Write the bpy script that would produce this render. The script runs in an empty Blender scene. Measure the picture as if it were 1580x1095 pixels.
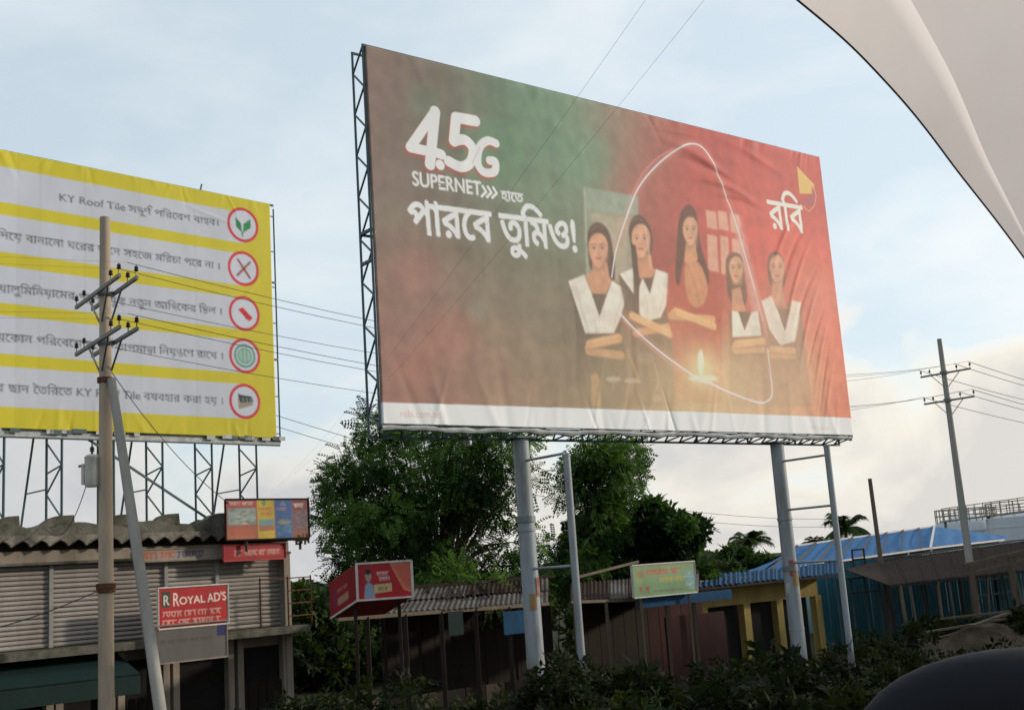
import bpy, math, random
import numpy as np
from mathutils import Matrix, Vector

rng = np.random.default_rng(7)
random.seed(7)
scene = bpy.context.scene
COL = scene.collection

# ------------------------------------------------------------------ camera
F_PX, PITCH, ROLL = 1789.3, 0.1827, -0.0675
PW, PH = 1580.0, 1095.0
CAM = np.array([0.0, 0.0, 3.5])
cp, sp, cr, sr = math.cos(PITCH), math.sin(PITCH), math.cos(ROLL), math.sin(ROLL)
FWD = np.array([0, cp, sp])
Z0 = np.array([0, -sp, cp])
RIGHT = np.array([cr, 0, 0]) + sr * Z0
UPV = np.array([-sr, 0, 0]) + cr * Z0
cam_data = bpy.data.cameras.new('camera')
cam_data.sensor_fit = 'HORIZONTAL'
cam_data.sensor_width = 36.0
cam_data.lens = F_PX / PW * 36.0
cam_data.clip_start = 0.05
cam_data.clip_end = 20000
cam = bpy.data.objects.new('camera', cam_data)
COL.objects.link(cam)
cam.matrix_world = Matrix(((RIGHT[0], UPV[0], -FWD[0], CAM[0]), (RIGHT[1], UPV[1], -FWD[1], CAM[1]),
                           (RIGHT[2], UPV[2], -FWD[2], CAM[2]), (0, 0, 0, 1)))
scene.camera = cam

# ------------------------------------------------------------------ sky, sun, exposure
SUN_AZ, SUN_EL = math.radians(76), math.radians(17)       # azimuth clockwise from +Y
SUN_DIR = Vector((math.sin(SUN_AZ) * math.cos(SUN_EL), math.cos(SUN_AZ) * math.cos(SUN_EL), math.sin(SUN_EL)))
world = bpy.data.worlds.new('World')
scene.world = world
world.use_nodes = True
nt = world.node_tree
nt.nodes.clear()
N = nt.nodes.new
L = nt.links.new
out = N('ShaderNodeOutputWorld')
bg = N('ShaderNodeBackground')
bg.inputs['Strength'].default_value = 0.10
sky = N('ShaderNodeTexSky')
sky.sky_type = 'NISHITA'
sky.sun_disc = False
sky.sun_elevation = SUN_EL
sky.sun_rotation = SUN_AZ
sky.air_density = 1.0
sky.dust_density = 2.0
sky.ozone_density = 1.5
tc = N('ShaderNodeTexCoord')
mp = N('ShaderNodeMapping')
mp.inputs['Scale'].default_value = (1.0, 1.0, 2.4)
L(tc.outputs['Generated'], mp.inputs['Vector'])
nz = N('ShaderNodeTexNoise')
nz.inputs['Scale'].default_value = 3.6
nz.inputs['Detail'].default_value = 9
nz.inputs['Roughness'].default_value = 0.55
nz.inputs['Distortion'].default_value = 0.25
L(mp.outputs['Vector'], nz.inputs['Vector'])
ramp = N('ShaderNodeValToRGB')                 # broad soft cloud sheets
ramp.color_ramp.elements[0].position = 0.44
ramp.color_ramp.elements[0].color = (0, 0, 0, 1)
ramp.color_ramp.elements[1].position = 0.74
ramp.color_ramp.elements[1].color = (.55, .55, .55, 1)
L(nz.outputs['Fac'], ramp.inputs['Fac'])
# how near the sun a direction is: the air and the clouds glow towards it
dot = N('ShaderNodeVectorMath')
dot.operation = 'DOT_PRODUCT'
dot.inputs[1].default_value = SUN_DIR
L(tc.outputs['Generated'], dot.inputs[0])
glow = N('ShaderNodeMapRange')
glow.interpolation_type = 'SMOOTHSTEP'
glow.inputs['From Min'].default_value = -0.35
glow.inputs['From Max'].default_value = 0.85
L(dot.outputs['Value'], glow.inputs['Value'])
veil_col = N('ShaderNodeMix')
veil_col.data_type = 'RGBA'
veil_col.inputs[6].default_value = (5.6, 6.6, 7.25, 1)
veil_col.inputs[7].default_value = (6.9, 7.9, 8.5, 1)
L(glow.outputs[0], veil_col.inputs[0])
veil = N('ShaderNodeMix')
veil.data_type = 'RGBA'
veil.inputs[0].default_value = 0.72
L(sky.outputs['Color'], veil.inputs[6])
L(veil_col.outputs[2], veil.inputs[7])
ccol = N('ShaderNodeMix')
ccol.data_type = 'RGBA'
ccol.inputs[6].default_value = (6.6, 7.0, 7.4, 1)
ccol.inputs[7].default_value = (9.0, 8.8, 8.3, 1)
L(glow.outputs[0], ccol.inputs[0])
smix = N('ShaderNodeMix')
smix.data_type = 'RGBA'
L(ramp.outputs['Color'], smix.inputs[0])
L(veil.outputs[2], smix.inputs[6])
L(ccol.outputs[2], smix.inputs[7])
# heaped clouds low over the horizon, grey below and bright on top
mp2 = N('ShaderNodeMapping')
mp2.inputs['Scale'].default_value = (1.0, 1.0, 1.5)
mp2.inputs['Location'].default_value = (3.3, 0.9, 0.4)
L(tc.outputs['Generated'], mp2.inputs['Vector'])
nz2 = N('ShaderNodeTexNoise')
nz2.inputs['Scale'].default_value = 4.4
nz2.inputs['Detail'].default_value = 10
nz2.inputs['Roughness'].default_value = 0.5
nz2.inputs['Distortion'].default_value = 0.4
L(mp2.outputs['Vector'], nz2.inputs['Vector'])
sep = N('ShaderNodeSeparateXYZ')
L(tc.outputs['Generated'], sep.inputs[0])
low = N('ShaderNodeMapRange')
low.interpolation_type = 'SMOOTHSTEP'
low.inputs['From Min'].default_value = 0.02
low.inputs['From Max'].default_value = 0.34
low.inputs['To Min'].default_value = 0.15
low.inputs['To Max'].default_value = -0.16
L(sep.outputs['Z'], low.inputs['Value'])
addn = N('ShaderNodeMath')
addn.operation = 'ADD'
L(nz2.outputs['Fac'], addn.inputs[0])
L(low.outputs[0], addn.inputs[1])
heap = N('ShaderNodeValToRGB')
heap.color_ramp.elements[0].position = 0.50
heap.color_ramp.elements[0].color = (0, 0, 0, 1)
heap.color_ramp.elements[1].position = 0.58
heap.color_ramp.elements[1].color = (.9, .9, .9, 1)
L(addn.outputs[0], heap.inputs['Fac'])
belly = N('ShaderNodeValToRGB')
belly.color_ramp.elements[0].position = 0.52
belly.color_ramp.elements[0].color = (1.0, .935, .825, 1)
belly.color_ramp.elements[1].position = 0.67
belly.color_ramp.elements[1].color = (.66, .635, .63, 1)
L(addn.outputs[0], belly.inputs['Fac'])
bmul = N('ShaderNodeMix')
bmul.data_type = 'RGBA'
bmul.blend_type = 'MULTIPLY'
bmul.inputs[0].default_value = 1.0
L(belly.outputs['Color'], bmul.inputs[6])
L(ccol.outputs[2], bmul.inputs[7])
hmix = N('ShaderNodeMix')
hmix.data_type = 'RGBA'
L(heap.outputs['Color'], hmix.inputs[0])
L(smix.outputs[2], hmix.inputs[6])
L(bmul.outputs[2], hmix.inputs[7])
L(hmix.outputs[2], bg.inputs['Color'])
L(bg.outputs[0], out.inputs[0])

sun_data = bpy.data.lights.new('sun', 'SUN')
sun_data.energy = 2.4
sun_data.angle = math.radians(3)
sun_data.color = (1.0, 0.88, 0.74)
sun = bpy.data.objects.new('sun', sun_data)
COL.objects.link(sun)
sun.rotation_euler = SUN_DIR.to_track_quat('Z', 'Y').to_euler()
sun.location = (60, 20, 40)

scene.view_settings.view_transform = 'Standard'
scene.view_settings.look = 'None'
scene.view_settings.exposure = 0.35
scene.view_settings.gamma = 1.0
scene.view_settings.use_curve_mapping = False

# ------------------------------------------------------------------ geometry helpers
def ray(px, py):
    return FWD + RIGHT * ((px - PW / 2) / F_PX) + UPV * ((PH / 2 - py) / F_PX)

def at(px, py, d):
    """world point seen in that direction, at horizontal distance d"""
    r = ray(px, py)
    return CAM + r * (d / math.hypot(r[0], r[1]))

def azdir(az):
    a = math.radians(az)
    return np.array([math.sin(a), math.cos(a), 0.0])

def aznorm(az):
    a = math.radians(az)
    return np.array([math.cos(a), -math.sin(a), 0.0])          # towards the road

def onplane(px, py, perp, az):
    """point on the vertical plane that runs along az, perp metres from the camera"""
    r = ray(px, py)
    n = aznorm(az)
    return CAM + r * (-perp / r.dot(n))

def vec(*a):
    return np.array(a, float)

class MB:
    def __init__(self):
        self.v, self.f = [], []

    def add(self, vs, fs):
        o = len(self.v)
        self.v += [tuple(map(float, p)) for p in vs]
        self.f += [tuple(i + o for i in f) for f in fs]
        return self

    def hexa(self, a, b, c, d, e, f, g, h):
        return self.add([a, b, c, d, e, f, g, h], [(3, 2, 1, 0), (4, 5, 6, 7), (0, 1, 5, 4), (1, 2, 6, 5), (2, 3, 7, 6), (3, 0, 4, 7)])

    def obox(self, o, du, dv, dw):
        """box from corner o along three edge vectors"""
        o, du, dv, dw = map(np.asarray, (o, du, dv, dw))
        return self.hexa(o, o + du, o + du + dv, o + dv, o + dw, o + du + dw, o + du + dv + dw, o + dv + dw)

    def bar(self, p, q, w, h=None):
        p, q = np.asarray(p, float), np.asarray(q, float)
        d = q - p
        d = d / np.linalg.norm(d)
        a = np.cross(d, (0, 0, 1.0))
        if np.linalg.norm(a) < 1e-3:
            a = np.array([1.0, 0, 0])
        a /= np.linalg.norm(a)
        b = np.cross(a, d)
        h = h or w
        a, b = a * w / 2, b * h / 2
        return self.hexa(p - a - b, p + a - b, p + a + b, p - a + b, q - a - b, q + a - b, q + a + b, q - a + b)

    def tube(self, pts, rad, n=10, caps=True):
        pts = [np.asarray(p, float) for p in pts]
        rad = [rad] * len(pts) if np.isscalar(rad) else rad
        rings = []
        ref = None
        for i, p in enumerate(pts):
            d = pts[min(i + 1, len(pts) - 1)] - pts[max(i - 1, 0)]
            d = d / (np.linalg.norm(d) + 1e-12)
            if ref is None:
                ref = np.cross(d, (0.31, 0.2, 0.93)) if abs(d[2]) < .9 else np.cross(d, (1, 0, 0.0))
            a = ref - d * ref.dot(d)
            a /= np.linalg.norm(a)
            ref = a
            b = np.cross(d, a)
            rings.append([p + (a * math.cos(t) + b * math.sin(t)) * rad[i] for t in np.linspace(0, 2 * math.pi, n, endpoint=False)])
        vs = [q for r in rings for q in r]
        fs = []
        for i in range(len(pts) - 1):
            for k in range(n):
                k2 = (k + 1) % n
                fs.append((i * n + k, i * n + k2, (i + 1) * n + k2, (i + 1) * n + k))
        if caps:
            fs.append(tuple(range(n))[::-1])
            fs.append(tuple((len(pts) - 1) * n + k for k in range(n)))
        return self.add(vs, fs)

    def lathe(self, base, prof, n=16, axis=(0, 0, 1)):
        axis = np.asarray(axis, float)
        return self.tube([np.asarray(base) + axis * z for r, z in prof], [max(r, 1e-4) for r, z in prof], n)

    def build(self, name, mat, parent=None, base=None, smooth=False, bevel=0):
        b = np.asarray(base if base is not None else (0, 0, 0), float)
        me = bpy.data.meshes.new(name)
        me.from_pydata([tuple(np.asarray(p) - b) for p in self.v], [], self.f)
        return finish(me, name, mat, parent, b, smooth, bevel)

def finish(me, name, mat, parent, b, smooth=False, bevel=0):
    me.materials.append(mat)
    o = bpy.data.objects.new(name, me)
    COL.objects.link(o)
    if parent is not None:
        o.parent = parent
    else:
        o.location = b
    if smooth:
        me.polygons.foreach_set('use_smooth', [True] * len(me.polygons))
        m = o.modifiers.new('edges', 'EDGE_SPLIT')
        m.split_angle = math.radians(40)
    if bevel:
        m = o.modifiers.new('bevel', 'BEVEL')
        m.width = bevel
        m.segments = 2
        m.limit_method = 'ANGLE'
    return o

def tag(o, label=None, cat=None, group=None, kind=None):
    if label: o['label'] = label
    if cat: o['category'] = cat
    if group: o['group'] = group
    if kind: o['kind'] = kind
    return o

def empty(name, base, label, cat, group=None):
    o = bpy.data.objects.new(name, None)
    o.empty_display_size = 0.2
    COL.objects.link(o)
    o.location = tuple(base)
    o['_b'] = [float(x) for x in base]
    return tag(o, label, cat, group)

def base_of(o):
    return np.array(o['_b'])

UNIT = {}
def stick(name, p, q, w, h, mat, parent, base):
    """one straight bar as an object of its own; alike bars share their mesh"""
    if mat.name not in UNIT:
        me = bpy.data.meshes.new('unit_bar')
        mb = MB().obox((-.5, -.5, -.5), (1, 0, 0), (0, 1, 0), (0, 0, 1))
        me.from_pydata(mb.v, [], mb.f)
        me.materials.append(mat)
        UNIT[mat.name] = me
    p, q, base = np.asarray(p, float), np.asarray(q, float), np.asarray(base, float)
    o = bpy.data.objects.new(name, UNIT[mat.name])
    COL.objects.link(o)
    o.parent = parent
    d = Vector(q - p)
    rot = d.to_track_quat('Z', 'Y').to_matrix().to_4x4()
    o.matrix_basis = Matrix.Translation(Vector((p + q) / 2 - base)) @ rot @ Matrix.Diagonal((w, h, d.length, 1))
    return o

def np_mesh(name, verts, faces, mat, parent=None, base=(0, 0, 0), cols=None, smooth=False):
    verts = np.asarray(verts, np.float32) - np.asarray(base, np.float32)
    faces = np.asarray(faces, np.int32)
    k = faces.shape[1]
    me = bpy.data.meshes.new(name)
    me.vertices.add(len(verts))
    me.vertices.foreach_set('co', verts.ravel())
    me.loops.add(faces.size)
    me.loops.foreach_set('vertex_index', faces.ravel())
    me.polygons.add(len(faces))
    me.polygons.foreach_set('loop_start', np.arange(0, faces.size, k, dtype=np.int32))
    me.polygons.foreach_set('loop_total', np.full(len(faces), k, np.int32))
    if smooth:
        me.polygons.foreach_set('use_smooth', np.ones(len(faces), bool))
    me.update(calc_edges=True)
    if cols is not None:
        a = me.color_attributes.new('Col', 'FLOAT_COLOR', 'POINT')
        c = np.ones((len(verts), 4), np.float32)
        c[:, :3] = cols
        a.data.foreach_set('color', c.ravel())
    me.materials.append(mat)
    o = bpy.data.objects.new(name, me)
    COL.objects.link(o)
    if parent is not None:
        o.parent = parent
    else:
        o.location = tuple(map(float, base))
    return o

# ------------------------------------------------------------------ materials
def lin(r, g, b):
    f = lambda c: (c / 255 / 12.92) if c / 255 <= .04045 else ((c / 255 + .055) / 1.055) ** 2.4
    return np.array([f(r), f(g), f(b)])

def mat(name, col, rough=0.7, spec=0.3, metal=0.0, var=0.25, scale=6.0, bump=0.15, col2=None, amount=0.5, streak=False, bscale=40.0):
    m = bpy.data.materials.new(name)
    m.use_nodes = True
    t = m.node_tree
    p = t.nodes['Principled BSDF']
    p.inputs['Roughness'].default_value = rough
    p.inputs['Specular IOR Level'].default_value = spec
    p.inputs['Metallic'].default_value = metal
    c = t.nodes.new('ShaderNodeTexCoord')
    g = t.nodes.new('ShaderNodeNewGeometry')
    mpn = t.nodes.new('ShaderNodeMapping')
    if streak:
        mpn.inputs['Scale'].default_value = (1, 1, 0.18)
    t.links.new(g.outputs['Position'], mpn.inputs['Vector'])
    n1 = t.nodes.new('ShaderNodeTexNoise')
    n1.inputs['Scale'].default_value = scale
    n1.inputs['Detail'].default_value = 8
    n1.inputs['Roughness'].default_value = .65
    t.links.new(mpn.outputs[0], n1.inputs['Vector'])
    r = t.nodes.new('ShaderNodeValToRGB')
    c1 = np.array(col)
    c2 = np.array(col2) if col2 is not None else c1 * (1 - var)
    lo = .5 - .22
    r.color_ramp.elements[0].position = max(0, amount - .16)
    r.color_ramp.elements[0].color = (*c2, 1)
    r.color_ramp.elements[1].position = min(1, amount + .16)
    r.color_ramp.elements[1].color = (*c1, 1)
    t.links.new(n1.outputs['Fac'], r.inputs['Fac'])
    t.links.new(r.outputs[0], p.inputs['Base Color'])
    if bump:
        n2 = t.nodes.new('ShaderNodeTexNoise')
        n2.inputs['Scale'].default_value = bscale
        n2.inputs['Detail'].default_value = 5
        t.links.new(g.outputs['Position'], n2.inputs['Vector'])
        b = t.nodes.new('ShaderNodeBump')
        b.inputs['Strength'].default_value = bump
        b.inputs['Distance'].default_value = .02
        t.links.new(n2.outputs['Fac'], b.inputs['Height'])
        t.links.new(b.outputs[0], p.inputs['Normal'])
    return m

def print_mat(name, rough=.5, grime=.12, spec=.35):
    m = bpy.data.materials.new(name)
    m.use_nodes = True
    t = m.node_tree
    p = t.nodes['Principled BSDF']
    p.inputs['Roughness'].default_value = rough
    p.inputs['Specular IOR Level'].default_value = spec
    a = t.nodes.new('ShaderNodeVertexColor')
    a.layer_name = 'Col'
    g = t.nodes.new('ShaderNodeNewGeometry')
    mpn = t.nodes.new('ShaderNodeMapping')
    mpn.inputs['Scale'].default_value = (1, 1, .3)
    t.links.new(g.outputs['Position'], mpn.inputs['Vector'])
    n1 = t.nodes.new('ShaderNodeTexNoise')
    n1.inputs['Scale'].default_value = 2.2
    n1.inputs['Detail'].default_value = 8
    t.links.new(mpn.outputs[0], n1.inputs['Vector'])
    r = t.nodes.new('ShaderNodeMapRange')
    r.inputs['From Min'].default_value = .3
    r.inputs['From Max'].default_value = .7
    r.inputs['To Min'].default_value = 1 - grime
    r.inputs['To Max'].default_value = 1.0
    t.links.new(n1.outputs['Fac'], r.inputs['Value'])
    mx = t.nodes.new('ShaderNodeMix')
    mx.data_type = 'RGBA'
    mx.blend_type = 'MULTIPLY'
    mx.inputs[0].default_value = 1
    t.links.new(a.outputs['Color'], mx.inputs[6])
    t.links.new(r.outputs[0], mx.inputs[7])
    t.links.new(mx.outputs[2], p.inputs['Base Color'])
    return m

def leaf_mat(name):
    m = bpy.data.materials.new(name)
    m.use_nodes = True
    t = m.node_tree
    p = t.nodes['Principled BSDF']
    p.inputs['Roughness'].default_value = .6
    p.inputs['Specular IOR Level'].default_value = .14
    a = t.nodes.new('ShaderNodeVertexColor')
    a.layer_name = 'Col'
    t.links.new(a.outputs['Color'], p.inputs['Base Color'])
    tr = t.nodes.new('ShaderNodeBsdfTranslucent')
    mx = t.nodes.new('ShaderNodeMixShader')
    mx.inputs[0].default_value = .35
    br = t.nodes.new('ShaderNodeMix')
    br.data_type = 'RGBA'
    br.blend_type = 'MULTIPLY'
    br.inputs[0].default_value = 1
    br.inputs[7].default_value = (1.2, 1.3, .5, 1)
    t.links.new(a.outputs['Color'], br.inputs[6])
    t.links.new(br.outputs[2], tr.inputs['Color'])
    t.links.new(p.outputs[0], mx.inputs[1])
    t.links.new(tr.outputs[0], mx.inputs[2])
    t.links.new(mx.outputs[0], t.nodes['Material Output'].inputs['Surface'])
    return m

M = dict(
    soil=mat('soil', (.050, .042, .028), .95, .05, var=.5, scale=.9, bump=.6, bscale=12, col2=(.022, .030, .012)),
    asphalt=mat('asphalt', (.055, .053, .05), .9, .2, scale=3, bump=.5, bscale=90),
    line=mat('road_paint', (.7, .7, .66), .7, scale=9, var=.4),
    teal_steel=mat('teal_painted_steel', (.05, .10, .11), .5, .4, scale=14, col2=(.06, .05, .04), amount=.36),
    grey_tube=mat('grey_painted_tube', (.24, .27, .29), .5, .4, scale=5, streak=True, col2=(.13, .115, .10), amount=.40, bump=.12),
    rust=mat('rust', (.14, .07, .04), .9, .1, scale=10, var=.5, bump=.4),
    pole=mat('concrete_pole', (.46, .36, .265), .85, .15, scale=3, streak=True, col2=(.29, .235, .185), bump=.2),
    pole_grey=mat('grey_concrete_pole', (.34, .32, .29), .85, .15, scale=3, streak=True, bump=.2),
    galv=mat('galvanised_arm', (.17, .19, .2), .5, .4, metal=.3, scale=15),
    porcelain=mat('brown_porcelain', (.03, .018, .014), .2, .5, var=.2, bump=0),
    wire=mat('wire_black', (.05, .05, .055), .6, .3, bump=0),
    tx=mat('transformer_paint', (.50, .49, .45), .4, .4, scale=7, col2=(.36, .33, .28), amount=.42),
    mossy=mat('mossy_concrete', (.17, .155, .13), .95, .1, scale=1.6, col2=(.030, .034, .022), amount=.52, bump=.7, bscale=14),
    plaster=mat('stained_plaster', (.29, .25, .205), .9, .1, scale=1.4, streak=True, col2=(.14, .115, .09), amount=.45, bump=.25),
    dirty_white=mat('dirty_white_beam', (.50, .52, .52), .7, .2, scale=6, col2=(.30, .31, .30)),
    shutter=mat('beige_shutter', (.31, .285, .26), .6, .3, metal=.1, scale=1.2, streak=True, col2=(.19, .165, .145), bump=.1),
    shutter_rail=mat('shutter_rail', (.26, .25, .235), .6, .3, scale=6),
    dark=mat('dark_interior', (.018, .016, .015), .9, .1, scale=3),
    dark_wood=mat('dark_wood', (.03, .022, .017), .85, .15, scale=5, streak=True, bump=.4),
    wood=mat('weathered_wood', (.11, .082, .06), .85, .15, scale=5, streak=True, bump=.4),
    bamboo=mat('bamboo', (.15, .115, .078), .6, .3, scale=4, streak=True, var=.4),
    tin=mat('old_tin', (.13, .127, .122), .75, .15, metal=.1, scale=1.3, col2=(.06, .045, .036), amount=.52, bump=.2),
    rusty_tin=mat('rusty_tin', (.05, .03, .022), .9, .08, scale=2.2, col2=(.035, .026, .022), amount=.5, bump=.3),
    blue_tin=mat('blue_tin', (.02, .075, .15), .85, .08, scale=3, col2=(.02, .05, .10), bump=.1),
    tarp=mat('blue_tarpaulin', (.012, .115, .29), .7, .2, scale=1.2, col2=(.010, .08, .21), bump=.35, bscale=3),
    teal_tin=mat('teal_tin', (.018, .12, .165), .6, .3, scale=2.2, streak=True, col2=(.013, .08, .11), bump=.1),
    yellow_wall=mat('yellow_plaster', (.40, .30, .11), .9, .1, scale=1.8, streak=True, col2=(.24, .17, .06), bump=.2),
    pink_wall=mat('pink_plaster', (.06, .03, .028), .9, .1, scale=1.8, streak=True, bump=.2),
    green_awning=mat('dark_green_awning', (.006, .022, .020), .75, .2, scale=3, bump=.2),
    red_frame=mat('red_sign_frame', (.42, .03, .035), .5, .4, scale=5, var=.35),
    white_frame=mat('white_sign_frame', (.62, .57, .52), .5, .4, scale=7, var=.3),
    tank=mat('tank_white_paint', (.52, .55, .58), .5, .4, scale=.4, streak=True, var=.2, bump=.05),
    railing=mat('railing_steel', (.30, .27, .22), .6, .3, scale=3),
    bark=mat('bark', (.085, .065, .05), .95, .1, scale=6, streak=True, var=.5, bump=.8, bscale=18),
    palm_bark=mat('palm_bark', (.15, .12, .09), .95, .1, scale=6, bump=.6),
    trim=mat('car_trim_fabric', (.66, .615, .61), .75, .25, scale=9, var=.06, bump=0),
    trim2=mat('car_headliner_fabric', (.70, .65, .65), .85, .2, scale=7, var=.07, bump=0),
    rubber=mat('rubber_seal', (.20, .15, .155), .6, .3, bump=0),
    black_plastic=mat('black_plastic', (.008, .009, .013), .65, .15, var=.2, bump=0),
    mirror=mat('mirror_glass', (.8, .8, .8), .02, .5, metal=1, var=0, bump=0),
    car_paint=mat('car_paint', (.5, .5, .52), .3, .5, var=.05, bump=0),
    scallop=mat('limewashed_scallops', (.27, .245, .21), .95, .1, scale=1.7, col2=(.035, .032, .022), amount=.49, bump=.5, bscale=14),
    mound=mat('dug_earth', (.085, .062, .045), .95, .05, scale=2.2, col2=(.03, .026, .018), amount=.5, bump=.9, bscale=9),
    poster_red=mat('red_handbill', (.22, .06, .05), .8, .1, scale=9, col2=(.30, .22, .18), amount=.42, bump=0),
    poster_yellow=mat('yellow_handbill', (.25, .20, .09), .8, .1, scale=9, col2=(.30, .10, .06), amount=.42, bump=0),
    poster_white=mat('white_handbill', (.42, .42, .38), .8, .1, scale=9, col2=(.10, .16, .2), amount=.4, bump=0),
    print=print_mat('printed_vinyl', .62, .10, .26),
    sign=print_mat('printed_sign', .45, .3),
    leaf=leaf_mat('foliage'),
    grass=leaf_mat('grass_blades'),
)

# ------------------------------------------------------------------ printing (flat artwork on sheets)
def raster(contours, W, H, ss=2):
    """non-zero winding fill; contours in canvas pixels, y down"""
    hs, ws = H * ss, W * ss
    diff = np.zeros((hs, ws + 1), np.int16)
    for c in contours:
        c = np.asarray(c, float) * ss
        n = np.roll(c, -1, 0)
        for (x0, y0), (x1, y1) in zip(c, n):
            if y0 == y1:
                continue
            s = 1
            if y0 > y1:
                x0, y0, x1, y1, s = x1, y1, x0, y0, -1
            a, b = max(0, math.ceil(y0 - .5)), min(hs - 1, math.ceil(y1 - .5) - 1)
            if b < a:
                continue
            r = np.arange(a, b + 1)
            x = x0 + (x1 - x0) * (r + .5 - y0) / (y1 - y0)
            np.add.at(diff, (r, np.clip(np.ceil(x - .5), 0, ws).astype(int)), s)
    m = (np.cumsum(diff[:, :ws], 1) != 0).astype(np.float32)
    return m.reshape(H, ss, W, ss).mean((1, 3))

def gblur(m, s):
    if s <= 0:
        return m
    r = max(1, int(2.5 * s))
    k = np.exp(-.5 * (np.arange(-r, r + 1) / s) ** 2)
    k /= k.sum()
    p = np.pad(m, ((r, r), (0, 0)), 'edge')
    m = sum(k[i] * p[i:i + m.shape[0]] for i in range(2 * r + 1))
    p = np.pad(m, ((0, 0), (r, r)), 'edge')
    return sum(k[i] * p[:, i:i + m.shape[1]] for i in range(2 * r + 1))

def dilate(m, r):
    if r <= 0:
        return m
    o = m.copy()
    R = int(math.ceil(r))
    p = np.pad(m, R)
    for dy in range(-R, R + 1):
        for dx in range(-R, R + 1):
            w = np.clip(r + .5 - math.hypot(dx, dy), 0, 1)
            if w > 0:
                o = np.maximum(o, w * p[R + dy:R + dy + m.shape[0], R + dx:R + dx + m.shape[1]])
    return o

def glyphs(txt):
    """outlines of a plain string in em units, y up"""
    c = bpy.data.curves.new('glyph', 'FONT')
    c.body = txt
    o = bpy.data.objects.new('glyph', c)
    COL.objects.link(o)
    bpy.context.view_layer.update()
    cu = o.to_curve(bpy.context.evaluated_depsgraph_get(), apply_modifiers=False)
    res = []
    for s in cu.splines:
        if s.type == 'BEZIER':
            pts = s.bezier_points
            n = len(pts)
            poly = []
            for i in range(n):
                a, b = pts[i], pts[(i + 1) % n]
                p0, p1, p2, p3 = [np.array(q[:2]) for q in (a.co, a.handle_right, b.handle_left, b.co)]
                for t in (0, .25, .5, .75):
                    poly.append((1 - t) ** 3 * p0 + 3 * (1 - t) ** 2 * t * p1 + 3 * (1 - t) * t * t * p2 + t ** 3 * p3)
            res.append(np.array(poly))
        else:
            res.append(np.array([p.co[:2] for p in s.points]))
    o.to_curve_clear()
    COL.objects.unlink(o)
    bpy.data.objects.remove(o)
    bpy.data.curves.remove(c)
    return res

def layout(parts):
    """parts: strings, or (upper, lower) stacked letters; a string in visual order"""
    x, allc = 0.0, []
    global HEAD
    if HEAD is None:
        HEAD = max(c[:, 1].max() for c in glyphs("ব"))
    for p in parts:
        if isinstance(p, str):
            if p.strip() == '':
                x += .28 * len(p)
                continue
            g = glyphs(p)
            if p in ("ু", "ূ", "্"):                       # sign hung under the letter before it
                allc += [c + (x, 0) for c in g]
                continue
            x0 = min(0, min(c[:, 0].min() for c in g))
            x1 = max(c[:, 0].max() for c in g)
            allc += [c + (x - x0, 0) for c in g]
            x += .27 if p == "ি" else x1 - x0 - .015
        else:
            w = 0
            for t_, (dx, sx, sy, top) in zip(p, ((0, .85, .62, 1.0), (.12, .72, .58, .46))):
                g = glyphs(t_)
                x0 = min(c[:, 0].min() for c in g)
                allc += [np.stack([(c[:, 0] - x0) * sx + x + dx, c[:, 1] * sy + HEAD * (top - sy)], 1) for c in g]
                w = max(w, dx + (max(c[:, 0].max() for c in g) - x0) * sx)
            x += w - .015
    return allc, x

HEAD = None

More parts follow.
